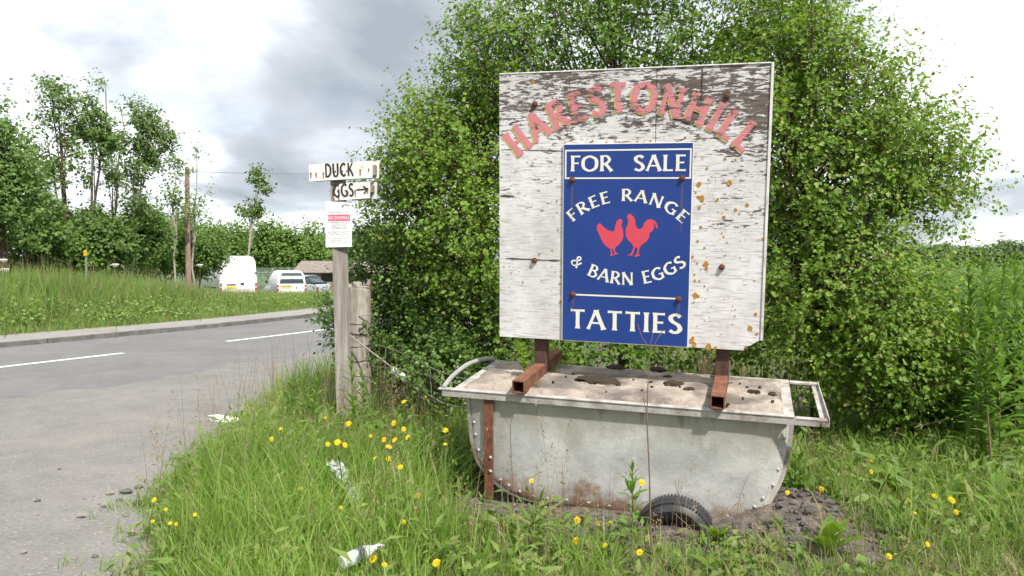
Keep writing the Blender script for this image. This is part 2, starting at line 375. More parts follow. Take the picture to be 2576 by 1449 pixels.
M_MOSS = weathered('dry_moss', [(.016, .012, .008), (.04, .029, .017), (.07, .05, .025)], 70, rough=1, bmp=1, fine=260, bdist=.01)
M_TYRE = weathered('tyre_rubber', [(.012, .012, .014), (.024, .025, .028), (.04, .041, .045)], 12, rough=.5, bmp=.15)

# ------------------------------------------------------------------ frame of the leaning tub and hoarding
B0 = Vector((.644, 4.454, 1.718)); BROT = (Matrix.Rotation(R(-16.9), 3, 'Z') @ Matrix.Rotation(R(1.7), 3, 'Y') @ Matrix.Rotation(R(5.4), 3, 'X'))
BM = Matrix.Translation(B0) @ BROT.to_4x4()
def onb(u, v, y=0.):
    """picture point -> place on the plane local y of the hoarding's frame"""
    d = BROT.transposed() @ ray(u, v); o = BROT.transposed() @ (Vector((0, 0, EYE)) - B0); p = o + d * ((y - o.y) / d.y); return p.x, p.z
tub = empty('trough', label='grey riveted metal trough on small wheels filled with concrete, under the hoarding', cat='trough'); tub.matrix_world = BM
YF, YB = -.345, .36
prof = [(1177, 994), (1180, 1044), (1186, 1094), (1193, 1132), (1203, 1160), (1218, 1182), (1249, 1216), (1289, 1242), (1340, 1260), (1400, 1269), (1480, 1280), (1560, 1291), (1640, 1301), (1740, 1312), (1834, 1314), (1893, 1296), (1935, 1263), (1966, 1211), (1982, 1150), (1990, 1094), (1992, 1050)]
outl = [onb(u, v, YF) for u, v in prof]; outl = [(outl[0][0] - .002, -1.012)] + outl[1:-1] + [(outl[-1][0], -1.012)]
outl = [tuple(q) for q in catmull(outl, 3)]
def bend(x, z):
    """set-back of the front sheet where it folds round at its ends"""
    ln = .80 + .09 * (z + 1.3)
    return .12 * max(0, abs(x) - .62) ** 2 + .75 * max(0, (x if x > 0 else -x - .06) - ln)
cxm = sum(q[0] for q in outl) / len(outl); czm = -1.25
# front and back sheets, slightly dished, and the wrap-round sheet between them
mb = MB(); n = len(outl)
rings = [(1, .0), (.98, -.004), (.955, -.008), (.93, -.01), (.9, -.011), (.86, -.012), (.8, -.013), (.6, -.013), (.3, -.012), (.0, -.012)]
for sgn, yy in ((1, YF), (-1, YB)):
    V = []
    for f, dyy in rings:
        for (x, z) in outl: V.append((cxm + (x - cxm) * f, yy + sgn * (dyy + bend(x * f, z)), max(-1.62, czm + (z - czm) * f) if f < 1 else z))
    F = []
    for r in range(len(rings) - 1):
        for i in range(n - 1): F.append((r * n + i, r * n + i + 1, (r + 1) * n + i + 1, (r + 1) * n + i) if sgn > 0 else (r * n + i + 1, r * n + i, (r + 1) * n + i, (r + 1) * n + i + 1))
        # close the top edge up to the rim
        F.append((r * n + n - 1, r * n, (r + 1) * n, (r + 1) * n + n - 1) if sgn > 0 else (r * n, r * n + n - 1, (r + 1) * n + n - 1, (r + 1) * n))
    mb.add(V, F)
mb.build('front_and_back_sheet', M_GALV, tub, True)
mb = MB(); V = []
for (x, z) in outl:
    k = 1.013; bx = bend(x, z)
    V += [(cxm + (x - cxm) * k, YF + bx - .004, czm + (z - czm) * k if z < -1.02 else z), (cxm + (x - cxm) * k, YB - bx + .004, czm + (z - czm) * k if z < -1.02 else z)]
mb.add(V, [(2 * i, 2 * i + 1, 2 * i + 3, 2 * i + 2) for i in range(n - 1)]); mb.build('wrap_sheet', weathered('rusted_sheet', [(.10, .05, .035), (.25, .2, .17), (.36, .35, .34)], 5, rough=.7, metal=.2, bmp=.3), tub, True)
mb = MB(); V = []
for (x, z) in outl:
    k = 1.016; bx = bend(x, z)
    V += [(cxm + (x - cxm) * .985, YF + bx - .009, czm + (z - czm) * .985 if z < -1.02 else z), (cxm + (x - cxm) * k, YF + bx - .0055, czm + (z - czm) * k if z < -1.02 else z)]
mb.add(V, [(2 * i, 2 * i + 1, 2 * i + 3, 2 * i + 2) for i in range(n - 1)]); mb.build('edge_flange', weathered('rusty_flange', [(.17, .09, .055), (.34, .31, .28), (.46, .45, .44)], 6, rough=.7, metal=.2, bmp=.2), tub, True)
# rivets round the front
rv = MB(); rv.lathe([(.0105, 0), (.0098, -.004), (.006, -.0085), (.0005, -.0098)], 8, 'y'); rvm = rv.mesh('rivet', M_RIVET, True)
L = 0; acc = 0; pts = outl
prev = None; targets = []
for i in range(len(outl) - 1):
    p, q = np.array(outl[i]), np.array(outl[i + 1]); s = np.linalg.norm(q - p); acc += s
    if acc >= .066:
        acc = 0; targets.append((q, (q - p) / s))
for q, d in targets:
    nrm = np.array([-d[1], d[0]]); w = q + nrm * (.036 if q[1] < -1.45 else .028)
    if w[1] > -1.06: continue
    if -.735 < w[0] < -.655: continue
    f = bend(w[0], w[1])
    o = obj('rivet', rvm, tub); o.location = (w[0] + random.uniform(-.004, .004), YF + f - .006, w[1] + random.uniform(-.004, .004))
# rim frame with handles
XL, XR, YRF, YRB, ZR = -.905, .91, -.395, .395, -1.0
def rail(x0, x1, y0, y1, z0=-1.012, z1=-1.0):
    m_ = MB(); m_.box(x0, x1, y0, y1, z0, z1, .004); return m_
rim = rail(XL - .085, XR, YRF, YRF + .036).build('rim_rail', M_RIM, tub)
lip = MB(); lip.box(XL - .06, XR + .12, YRF + .004, YRF + .012, -1.045, -1.0125); lip.build('flange', M_RIM, rim)
lip = MB(); lip.box(XL + .02, XR - .02, YF + .006, YF + .03, -1.05, -1.014); lip.build('flange', M_RIM, rim)
rail(XL, XR, YRB - .05, YRB).build('rim_rail', M_RIM, tub)
rail(XL + .0, XL + .06, YRF + .038, YRB - .052, -1.013, -1.0).build('rim_rail', M_RIM, tub)
rail(XR - .055, XR - .001, YRF + .038, YRB - .052, -1.013, -1.0).build('rim_rail', M_RIM, tub)
# right-hand handle: three flats, left-hand handle: a bent tube
h = MB(); h.box(XR + .003, XR + .155, YRF + .004, YRF + .038, -1.024, -1.008, .003); h.build('handle_arm', M_RIM, tub)
h = MB(); h.box(XR + .003, XR + .155, YRB - .042, YRB - .002, -1.018, -1.002, .003); h.build('handle_arm', M_RIM, tub)
h = MB(); h.hexa([(XR + .125, YRF - .002, -1.04), (XR + .157, YRF - .002, -1.04), (XR + .157, YRB, -1.026), (XR + .125, YRB, -1.026), (XR + .125, YRF - .002, -1.0245), (XR + .157, YRF - .002, -1.0245), (XR + .157, YRB, -1.0195), (XR + .125, YRB, -1.0195)]); h.box(XR + .157, XR + .163, YRF, YRB, -1.045, -1.0, .001); h.build('handle_bar', M_RIM, tub)
h = MB(); h.tube(catmull([(XL - .055, YRF + .01, -1.0), (XL - .075, YRF + .2, -.98), (XL - .06, YRF + .42, -.955), (XL - .03, YRF + .6, -.96), (XL - .005, YRB - .04, -.985)], 6), .014, 10); h.build('handle_bar', M_ALU, tub, True)
# concrete fill with an uneven top, moss cushions on it
XS = np.linspace(XL + .02, XR - .02, 120); YS = np.linspace(YRF + .02, YRB - .03, 56)
CX, CY = np.meshgrid(XS, YS)
edge = np.minimum(np.minimum(CX - XS[0], XS[-1] - CX), np.minimum(CY - YS[0], YS[-1] - CY))
CZ = -1.016 + .032 * sm(.008, .06, edge + .012 * wob(CX * 5, CY * 5)) + .006 * wob(CX * 3, CY * 3) + .004 * wob(CX * 9, CY * 8) + rng.normal(0, .0016, CX.shape)
I = np.arange(CX.size).reshape(CX.shape); a, b, c, d = I[:-1, :-1].ravel(), I[:-1, 1:].ravel(), I[1:, 1:].ravel(), I[1:, :-1].ravel()
conc = obj('concrete_fill', mesh_np('concrete_fill', np.stack([CX, CY, CZ], 2), np.r_[np.c_[a, b, c], np.c_[a, c, d]], M_CONC, True), tub)
conc['label'] = 'crumbling pale concrete filling the trough'
def onrim(u, v, z=-.988):
    d = BROT.transposed() @ ray(u, v); o = BROT.transposed() @ (Vector((0, 0, EYE)) - B0); p = o + d * ((z - o.z) / d.z); return p.x, p.y
for (zu, zv, r) in [(1090, 230, .085), (1525, 250, .06), (1645, 285, .034), (1520, 205, .026), (1200, 150, .05), (1460, 160, .05), (925, 188, .014), (1300, 228, .016), (1410, 240, .02), (1415, 272, .014), (2065, 300, .03), (2010, 272, .012), (2090, 272, .012), (2165, 312, .025), (1205, 257, .018), (800, 240, .009), (2170, 362, .011), (1890, 378, .012), (880, 207, .01), (1590, 272, .012), (1355, 292, .008), (1965, 252, .008), (1985, 342, .007), (1130, 300, .006)]:
    x, y = onrim((1700 + zu / 1.561) / 1.59, (1380 + zv / 1.561) / 1.59)
    y = min(max(y, YRF + .06), YRB - .05); r *= 1.15
    mo = MB()
    for k in range(max(1, int(r / .012))):
        w = random.uniform(0, 6.28); q = r * .62 * math.sqrt(random.random()) if k else 0
        mo.blob((x + q * math.cos(w), y + q * math.sin(w) * .85, -.981), (r * random.uniform(.5, .8), r * random.uniform(.45, .7), .008 + r * .09), random.randint(0, 9999), 9, 6, .3)
    mo.build('moss_cushion', M_MOSS, tub, True)
# rusty strap and wheels
xs0, zs0 = onb(1229, 990, YF - .03); xs1, zs1 = onb(1233, 1254, YF - .03)
st = MB(); st.box(xs0 - .026, xs0 + .026, YF - .034, YF - .022, zs1, -1.013, .003); st.build('strap', M_RUST, tub)
for zq in (-1.38, -1.46):
    o = obj('strap_bolt', rvm, tub); o.location = (xs0 + .012, YF - .034, zq)
def wheel(x, z, y, r):
    w = MB(); w.lathe([(r * .52, .055), (r * .6, .07), (r * .8, .078), (r * .93, .062), (r * .985, .04), (r, .0), (r * .985, -.04), (r * .93, -.062), (r * .8, -.078), (r * .6, -.07), (r * .52, -.055)], 40, 'y')
    o = w.build('tyre', M_TYRE, tub, True); o.location = (x, y, z)
    g = MB()
    for q in range(70):
        a_ = 2 * math.pi * q / 70; ca, sa = math.cos(a_), math.sin(a_)
        for yy in (-.045, 0, .045):
            rr = r * (.985 if yy else 1.0) + .0005; t_ = .005
            P = []
            for dr in (-.006, .0):
                for dt, dyy in ((-t_, -.016), (t_, -.016), (t_, .016), (-t_, .016)): P.append(((rr + dr) * ca - dt * sa, yy + dyy, (rr + dr) * sa + dt * ca))
            g.hexa(P)
    g.build('tread', M_TYRE, o)
    hb = MB(); hb.lathe([(r * .54, -.03), (r * .5, -.05), (r * .4, -.02), (r * .2, -.03), (.03, -.045), (.001, -.05)], 24, 'y'); hb.build('rim', M_RUSTD, o, True)
xw, zw = onb(1697, 1352, -.46); wheel(xw, zw, -.44, .205)
xw2, zw2 = onb(1192, 1262, -.1); wheel(xw2 - .0, zw2, .12, .15)
ax = MB(); ax.tube([(xw, -.36, zw), (xw, .36, zw)], .018, 8); ax.build('axle', M_RUSTD, tub)
wheel(xw, zw, .44, .205)

# ------------------------------------------------------------------ the hoarding
BW, BH = 1.5, 1.525
hoard = empty('sign_hoarding', label='peeling white painted wooden hoarding on rusty posts above the metal trough', cat='sign board'); hoard.matrix_world = BM
def board_network(t, paint, wear):
    """flaking paint over grey-brown ply: horizontal crackle, big bare patches towards the top, lichen grey"""
    v = coords(t)
    c = node(t, 'ShaderNodeTexCoord'); sp = node(t, 'ShaderNodeSeparateXYZ'); t.links.new(c.outputs['Object'], sp.inputs[0])
    fine = noise(t, coords(t, (16, 1, 85)), 1, 5, .7, .4)
    mid = noise(t, coords(t, (3.4, 1, 8)), 2.3, 8, .74, .5)
    big = noise(t, coords(t, (1.0, 1, 2.4), loc=(4.3, 0, 1.9)), 1.15, 5, .6, .4)
    zg = math_(t, 'SUBTRACT', math_(t, 'MULTIPLY', sp.outputs[2], .13), .06); xg = math_(t, 'MULTIPLY', sp.outputs[0], .025)
    s = math_(t, 'ADD', math_(t, 'ADD', math_(t, 'MULTIPLY', fine, .46), math_(t, 'MULTIPLY', mid, .42)), math_(t, 'ADD', math_(t, 'MULTIPLY', big, .34), math_(t, 'ADD', zg, xg)))
    peel = ramp(t, s, [(.622 + wear, 0.), (.642 + wear, 1.)])
    wood = ramp(t, noise(t, coords(t, (5, 1, 60)), 1, 5, .6), [(.3, (.055, .042, .037)), (.5, (.105, .085, .075)), (.7, (.18, .155, .14))])
    dirt = ramp(t, noise(t, coords(t, (1, 1, 1), loc=(1.1, 0, .3)), 2.6, 8, .75, .3), [(.42, 0.), (.68, .8)])
    col = mix(t, dirt, paint, [paint[0] * .66, paint[1] * .66, paint[2] * .63])
    crack = ramp(t, noise(t, coords(t, (9, 1, 120)), 1, 4, .7, .3), [(.5, 0.), (.64, .72)])
    col = mix(t, crack, col, (.3, .27, .25))
    col = mix(t, peel, col, wood)
    return col, s, peel
m, t, b = nodes_of('peeling_white_paint'); col, s, peel = board_network(t, (.7, .685, .695), 0); t.links.new(col, b.inputs['Base Color'])
t.links.new(mix(t, peel, (.5, .5, .5), (.9, .9, .9)), b.inputs['Roughness']); bump(t, b, math_(t, 'MULTIPLY', peel, -1.), .5, .002); M_BOARD = m
def on_board(name, c, wear):
    m, t, b = nodes_of(name); col, s, peel = board_network(t, c, wear); t.links.new(col, b.inputs['Base Color']); b.inputs['Roughness'].default_value = .7; return m
M_RED = on_board('faded_red_paint', (.64, .2, .225), .055); M_YEL = on_board('faded_yellow_paint', (.62, .47, .12), .035)
M_EDGE = weathered('board_edge', [(.3, .27, .25), (.62, .6, .58), (.7, .69, .68)], 22, (1, 1, .3), rough=.8)
XJ = onb(1651, 260)[0]
def panel(x0, x1, z0, z1, y0, y1, chip=None):
    k = MB(); poly = [(x0, z0), (x1, z0), (x1, z1), (x0, z1)]
    if chip: poly = [(x0, z0), (x1 - .085, z0), (x1 - .075, z0 + .02), (x1 - .05, z0 + .028), (x1 - .02, z0 + .05), (x1, z0 + .06), (x1, z1), (x0, z1)]
    return k.prism(poly, y0, y1)
panel(-BW / 2, XJ - .002, -BH / 2, BH / 2, 0, .024).build('panel', M_BOARD, hoard)
o = panel(XJ + .002, BW / 2 - .014, -BH / 2, BH / 2, .003, .026, True).build('panel', M_BOARD, hoard)
e_ = MB(); e_.box(BW / 2 - .013, BW / 2 + .001, -.004, .034, -BH / 2 + .06, BH / 2 + .006, .002); e_.build('edge_strip', M_EDGE, hoard)
e_ = MB(); e_.box(-BW / 2, BW / 2 - .0135, -.003, .03, BH / 2 + .0005, BH / 2 + .008, .002); e_.build('edge_strip', M_EDGE, hoard)
# cracks in the ply: thin dark open splits and a lifted strip of veneer
for (u0, v0, u1, v1, w) in ((1272, 650, 1412, 656, .012), (1256, 493, 1295, 494, .016), (1767, 168, 1766, 258, .009), (1434, 182, 1433, 240, .004), (1262, 376, 1416, 380, .007)):
    p, q = onb(u0, v0), onb(u1, v1); d = np.array(q) - np.array(p); n_ = np.array([-d[1], d[0]]) / np.linalg.norm(d) * w / 2; K = 9
    up, dn = [], []
    for k in range(K):
        c_ = np.array(p) + d * k / (K - 1); j = random.uniform(.3, 1.15) if 0 < k < K - 1 else .15
        up.append(c_ + n_ * j); dn.append(c_ - n_ * j * random.uniform(.6, 1.2))
    cr = MB(); cr.prism([tuple(q) for q in dn + up[::-1]], -.0015, .0005); cr.build('split', weathered('split_wood', [(.05, .035, .03), (.11, .085, .07)], 40, (1, 1, 4)), hoard)
# posts and cross bars of hollow square section
bt = MB(); bt.lathe([(.017, .0), (.017, -.006), (.012, -.008), (.012, -.016), (.004, -.019), (.0005, -.019)], 8, 'y'); btm = bt.mesh('bolt', M_BOLT, True)
for (u, v) in ((1346, 262), (1829, 241), (1345, 655), (1816, 672)):
    x, z = onb(u, v); o = obj('bolt', btm, hoard); o.location = (x, -.002 if x < XJ else .001, z); o.rotation_euler = (0, random.uniform(0, 1), 0)
for xp, xb in ((-.507, -.507), (.540, .540)):
    p = MB(); p.box(xp - .036, xp + .036, .035, .107, -.985, .66, .003); p.build('post', M_RUSTD, hoard)
    k = MB(); s_, w_ = .034, .005; z0, z1 = -.986, -.918; y0, y1 = -.428, .45
    for (a0, a1, c0, c1) in ((-s_, s_, z0, z0 + w_), (-s_, s_, z1 - w_, z1), (-s_, -s_ + w_, z0 + w_, z1 - w_), (s_ - w_, s_, z0 + w_, z1 - w_)):
        for (ya, yb) in ((y0, .034), (.108, y1)): k.box(xb + a0, xb + a1, ya, yb, c0, c1)
    k.box(xb - s_ + w_, xb + s_ - w_, .02, .03, z0 + w_, z1 - w_); k.build('cross_bar', M_RUST, hoard)
# lichen
lich = MB(); lk = random.Random(3)
M_LICH = weathered('orange_lichen', [(.2, .1, .02), (.42, .2, .03), (.5, .28, .06)], 90, rough=1, bmp=.8, fine=300)
def lichen(x, z, r):
    n_ = 9; ph = lk.random() * 6; poly = [(x + r * (1 + .45 * (lk.random() - .5)) * math.cos(6.283 * k / n_ + ph), z + r * 1.1 * (1 + .45 * (lk.random() - .5)) * math.sin(6.283 * k / n_ + ph)) for k in range(n_)]
    y = -.0022 if x < XJ else .0008
    lich.prism(poly, y - lk.random() * .0008, y + .003)
for (zu, zv, r) in [(1755, 60, 9), (1765, 225, 8), (1742, 338, 6), (1797, 398, 6), (1810, 525, 14), (1812, 565, 11), (1795, 535, 9), (1715, 615, 6), (1718, 668, 7), (1755, 668, 6), (1720, 787, 14), (1745, 795, 8), (1708, 845, 5), (1957, 140, 9), (2055, 80, 8), (2085, 112, 6), (2150, 40, 10), (1957, 303, 5), (1942, 272, 4), (1912, 195, 5), (2282, 322, 8), (2175, 1062, 15), (2220, 945, 9), (2230, 1110, 7), (1830, 1215, 18), (1690, 1170, 14), (1700, 1140, 9), (1712, 1195, 14), (1885, 1225, 9), (2050, 908, 4), (2048, 962, 5), (1797, 712, 5), (1825, 740, 4), (1700, 470, 7), (1735, 525, 5), (1968, 458, 4), (1985, 350, 4), (2292, 730, 5), (2135, 1218, 6), (603, 845, 8), (600, 692, 6), (605, 632, 6), (295, 683, 4), (535, 415, 5), (430, 445, 6), (535, 550, 4), (585, 243, 5), (452, 668, 3), (137, 550, 4), (575, 100, 4), (205, 595, 3), (265, 590, 3), (1895, 5, 5), (1780, 2, 8)]:
    lichen(*onb((1950 + zu / 2.07) / 1.59, (800 + zv / 2.07) / 1.59), r * .00092)
for (zu, zv, r) in [(1750, 1110, 14), (1775, 1225, 15), (1745, 1215, 9), (2005, 1098, 15), (1968, 900, 8), (1815, 980, 7), (2055, 905, 5), (1905, 1235, 7), (1830, 1072, 4), (1725, 1180, 5), (375, 262, 11), (870, 752, 5), (1060, 738, 5), (1460, 565, 6), (985, 762, 6), (1350, 755, 7), (1240, 758, 6), (640, 765, 6), (2340, 520, 9), (2332, 800, 9), (575, 1250, 5), (530, 1258, 3), (1970, 1190, 4)]:
    lichen(*onb((1950 + zu / 2.07) / 1.59, (200 + zv / 2.07) / 1.59), r * .00092)
for k in range(90): lichen(lk.uniform(.37, .7) if k % 3 else lk.uniform(-.7, -.4), lk.uniform(-.72, .2), lk.uniform(.0012, .003))
o = lich.build('lichen', M_LICH, hoard); o['kind'] = 'stuff'

# ------------------------------------------------------------------ lettering: strokes with flared ends
SW = {  # glyph: (advance, strokes); stroke = (points, width factor, smooth)
 'A': (.74, [([(.03, 0), (.36, 1)], .8, 0), ([(.36, 1), (.71, 0)], 1.15, 0), ([(.15, .33), (.58, .33)], .6, 0)]),
 'B': (.64, [([(.13, 0), (.13, 1)], 1.1, 0), ([(.1, .96), (.36, .96), (.5, .75), (.34, .54), (.13, .53)], .8, 1), ([(.1, .04), (.4, .04), (.58, .28), (.38, .52), (.13, .53)], .85, 1)]),
 'C': (.72, [([(.64, .84), (.42, .96), (.14, .75), (.09, .5), (.14, .25), (.42, .04), (.64, .16)], 1., 1)]),
 'D': (.74, [([(.13, 0), (.13, 1)], 1.1, 0), ([(.1, .96), (.38, .95), (.62, .75), (.66, .5), (.62, .25), (.38, .05), (.1, .04)], 1., 1)]),
 'E': (.56, [([(.13, 0), (.13, 1)], 1.1, 0), ([(.06, .955), (.52, .955)], .7, 0), ([(.12, .52), (.46, .52)], .65, 0), ([(.06, .045), (.54, .045)], .7, 0)]),
 'F': (.54, [([(.13, 0), (.13, 1)], 1.1, 0), ([(.06, .955), (.54, .955)], .7, 0), ([(.12, .52), (.46, .52)], .65, 0)]),
 'G': (.80, [([(.68, .84), (.44, .96), (.15, .76), (.09, .5), (.15, .24), (.44, .04), (.68, .14)], 1., 1), ([(.68, .06), (.68, .46)], 1., 0), ([(.48, .45), (.76, .45)], .6, 0)]),
 'H': (.76, [([(.13, 0), (.13, 1)], 1.1, 0), ([(.62, 0), (.62, 1)], 1.1, 0), ([(.13, .5), (.62, .5)], .7, 0)]),
 'I': (.28, [([(.14, 0), (.14, 1)], 1.1, 0)]),
 'K': (.72, [([(.13, 0), (.13, 1)], 1.1, 0), ([(.62, 1), (.15, .42)], .85, 0), ([(.28, .56), (.66, 0)], 1.1, 0)]),
 'L': (.54, [([(.13, 0), (.13, 1)], 1.1, 0), ([(.06, .045), (.52, .045)], .7, 0)]),
 'N': (.80, [([(.12, 0), (.12, 1)], .75, 0), ([(.1, 1), (.68, 0)], 1.15, 0), ([(.68, 0), (.68, 1)], .75, 0)]),
 'O': (.86, [([(.43, .97), (.13, .8), (.06, .5), (.13, .2), (.43, .03), (.73, .2), (.80, .5), (.73, .8), (.43, .97)], 1., 2)]),
 'R': (.68, [([(.13, 0), (.13, 1)], 1.1, 0), ([(.1, .96), (.38, .96), (.53, .74), (.38, .51), (.13, .49)], .85, 1), ([(.3, .5), (.66, 0)], 1.1, 0)]),
 'S': (.58, [([(.49, .84), (.32, .96), (.11, .83), (.16, .62), (.42, .43), (.49, .2), (.3, .04), (.07, .14)], 1., 1)]),
 'T': (.66, [([(.33, 0), (.33, 1)], 1.1, 0), ([(.03, .95), (.63, .95)], .7, 0)]),
 'U': (.74, [([(.12, 1), (.12, .35), (.2, .1), (.37, .03), (.54, .1), (.62, .35), (.62, 1)], 1., 1)]),
 '&': (.74, [([(.66, .62), (.52, .32), (.3, .06), (.1, .14), (.1, .36), (.34, .56), (.46, .78), (.36, .95), (.24, .84), (.28, .62), (.46, .3), (.56, .0)], .62, 1)]),
 ' ': (.42, [])}
class Lettering:
    def __init__(s, w, flare=1.55, serif=0., style=None): s.V = []; s.F = []; s.w = w; s.flare = flare; s.serif = serif; s.k = 0; s.done = []
    def stroke(s, pts, w, smooth, tf):
        P = np.array(catmull(pts, 6) if smooth else [np.array(pts[0], float) + (np.array(pts[1], float) - np.array(pts[0], float)) * q for q in (0, .06, .14, .5, .86, .94, 1)])
        n = len(P); T = np.gradient(P, axis=0); T /= np.linalg.norm(T, axis=1)[:, None] + 1e-9; N = np.stack([-T[:, 1], T[:, 0]], 1)
        W = np.full(n, w / 2)
        if smooth: W = W * (.72 + .5 * np.abs(T[:, 1]))
        if not smooth: W = W * np.array([s.flare, 1 + (s.flare - 1) * .4, 1.02, .95, 1.02, 1 + (s.flare - 1) * .4, s.flare])
        elif smooth == 1 and s.flare > 1: W[0] *= 1.35; W[-1] *= 1.35
        s.k += 1; b = len(s.V); y = -.0002 * (s.k % 5)
        for p, q, h_ in zip(P, N, W):
            for sg in (1, -1):
                r = tf(p + q * h_ * sg); s.V.append((r[0], y, r[1]))
        s.F += [(b + 2 * i, b + 2 * i + 1, b + 2 * i + 3, b + 2 * i + 2) for i in range(n - 1)]
    def glyph(s, ch, tf, sx=1.):
        for pts, wf, smooth in SW[ch][1]:
            pts = [(a * sx, b) for a, b in pts]
            s.stroke(pts, s.w * wf, smooth, tf)
            if s.serif and not smooth and abs(pts[0][0] - pts[1][0]) < .3:
                for (x, z) in pts:
                    z = min(max(z, s.w * .3), 1 - s.w * .3); s.stroke([(x - s.serif, z), (x + s.serif, z)], s.w * .5, 0, tf)
    def line(s, txt, p0, p1, h, space=.05):
        """baseline from p0 to p1, letters stretched to fill it"""
        p0, p1 = np.array(p0), np.array(p1); tot = sum(SW[c][0] + space for c in txt) - space; L = np.linalg.norm(p1 - p0); ex = (p1 - p0) / L; ez = np.array([-ex[1], ex[0]]); k = L / tot; x = 0
        for c in txt:
            s.glyph(c, lambda q, x=x: p0 + ex * (x + q[0]) * k + ez * q[1] * h); x += SW[c][0] + space; s.cut()
    def arc(s, txt, p0, p1, p2, h, space=.08, under=False):
        (x1, y1), (x2, y2), (x3, y3) = p0, p1, p2
        D = 2 * (x1 * (y2 - y3) + x2 * (y3 - y1) + x3 * (y1 - y2))
        cx = ((x1 * x1 + y1 * y1) * (y2 - y3) + (x2 * x2 + y2 * y2) * (y3 - y1) + (x3 * x3 + y3 * y3) * (y1 - y2)) / D
        cy = ((x1 * x1 + y1 * y1) * (x3 - x2) + (x2 * x2 + y2 * y2) * (x1 - x3) + (x3 * x3 + y3 * y3) * (x2 - x1)) / D
        r = math.hypot(x1 - cx, y1 - cy); a0 = math.atan2(y1 - cy, x1 - cx); a1 = math.atan2(y3 - cy, x3 - cx)
        if under:
            if a1 < a0: a1 += 2 * math.pi
        tot = sum(SW[c][0] + space for c in txt) - space; L = abs(a1 - a0) * r; k = L / tot; x = 0; sg = 1 if a1 > a0 else -1
        for c in txt:
            am = a0 + sg * (x + SW[c][0] / 2) * k / r
            o = np.array([cx + r * math.cos(am), cy + r * math.sin(am)]); ex = np.array([-math.sin(am), math.cos(am)]) * sg; ez = np.array([-ex[1], ex[0]])
            s.glyph(c, lambda q, o=o, ex=ex, ez=ez, w=SW[c][0]: o + ex * (q[0] - w / 2) * k + ez * q[1] * h); x += SW[c][0] + space; s.cut()
    def cut(s):
        if s.V: s.done.append((s.V, s.F)); s.V = []; s.F = []
    def build(s, name, mat, parent, y):
        s.cut(); e_ = bpy.data.objects.new(name, None); e_.empty_display_size = .1; link(e_, parent); e_.location = (0, y, 0)
        for V, F in s.done: mb = MB(); mb.add(V, F); mb.build('letter', mat, e_)
        return e_
def z1(u, v): return onb((1950 + u / 2.07) / 1.59, (200 + v / 2.07) / 1.59)
def z2(u, v): return onb((1950 + u / 2.07) / 1.59, (800 + v / 2.07) / 1.59)
pa, pb, pc = z1(262, 893), z1(1215, 512), z1(2118, 850)
for nm, mt, y, ox, oz, w in (('arched_lettering_outline', M_YEL, -.0016, -.007, -.006, .225), ('arched_lettering', M_RED, -.0032, 0, 0, .2)):  # yellow paint outline behind the red letters, set down and left
    lt = Lettering(w, 1.12, .15); lt.arc('HARESTONHILL', (pa[0] + ox, pa[1] + oz), (pb[0] + ox, pb[1] + oz), (pc[0] + ox, pc[1] + oz), .158, .13)
    o = lt.build(nm, mt, hoard, y)
    if mt is M_RED: o['label'] = 'faded red arched lettering HARESTONHILL'

# ------------------------------------------------------------------ the blue sign
blue = empty('blue_sign', label='blue FOR SALE free range eggs sign with two red hens, bolted to the hoarding', cat='sign'); blue.matrix_world = BM
M_BLUE = weathered('blue_enamel', [(.0095, .038, .2), (.0125, .047, .235)], 5, rough=.42, bmp=.05, fine=200, spec=.45)
M_CREAM = weathered('cream_paint', [(.68, .66, .56), (.74, .72, .63)], 9, rough=.5, bmp=0)
M_HEN = weathered('hen_red', [(.56, .055, .085), (.62, .065, .1)], 7, rough=.5, bmp=0)
c4 = [onb(u, v) for u, v in ((1418, 362), (1743, 358), (1735, 874), (1416, 854))]
x0, x1_, zt, zb = c4[0][0] + .001, (c4[1][0] + c4[2][0]) / 2, c4[0][1], c4[2][1]
k = MB(); k.box(x0, x1_, -.0125, -.0045, zb, zt, .001); k.build('edge', M_CREAM, blue)
k = MB(); k.box(x0 + .0055, x1_ - .0055, -.0145, -.006, zb + .0055, zt - .0055); k.build('panel', M_BLUE, blue)
def frame(x0, x1, z0, z1, w):
    q = MB(); y0, y1 = -.0156, -.0146
    q.box(x0, x1, y0, y1, z0, z0 + w); q.box(x0, x1, y0, y1, z1 - w, z1); q.box(x0, x0 + w, y0, y1, z0 + w, z1 - w); q.box(x1 - w, x1, y0, y1, z0 + w, z1 - w); return q
a_, b_ = z1(645, 828), z1(1697, 1066)
frame(x0 + .011, x1_ - .011, b_[1], a_[1], .0085).build('border', M_CREAM, blue)
lp, rp = z2(735, 779), z2(1567, 816); zc = (lp[1] + rp[1]) / 2
k = MB(); k.box(lp[0], rp[0], -.0156, -.0146, zc - .0045, zc + .0045); k.build('rule', M_CREAM, blue)
def words(txt, fn, label):
    lt = Lettering(.155, 1.5); fn(lt); o = lt.build('lettering', M_CREAM, blue, -.0152); o['label'] = label
p, q = z1(690, 1005), z1(1645, 1001); zb_ = (p[1] + q[1]) / 2
words('', lambda l: l.line('FOR  SALE', (p[0], zb_), (q[0], zb_), .0865, .1), 'cream lettering FOR SALE')
words('', lambda l: l.arc('FREE RANGE', z1(712, 1425), z1(1160, 1250), z1(1612, 1438), .066, .13), 'cream arched lettering FREE RANGE')
words('', lambda l: l.arc('& BARN EGGS', z2(685, 520), z2(1165, 700), z2(1655, 535), .07, .13, True), 'cream arched lettering & BARN EGGS')
p2, q2 = z2(688, 1055), z2(1612, 1106); zb2 = (p2[1] + q2[1]) / 2
words('', lambda l: l.line('TATTIES', (p2[0], zb2), (q2[0], zb2), .111, .1), 'cream lettering TATTIES')
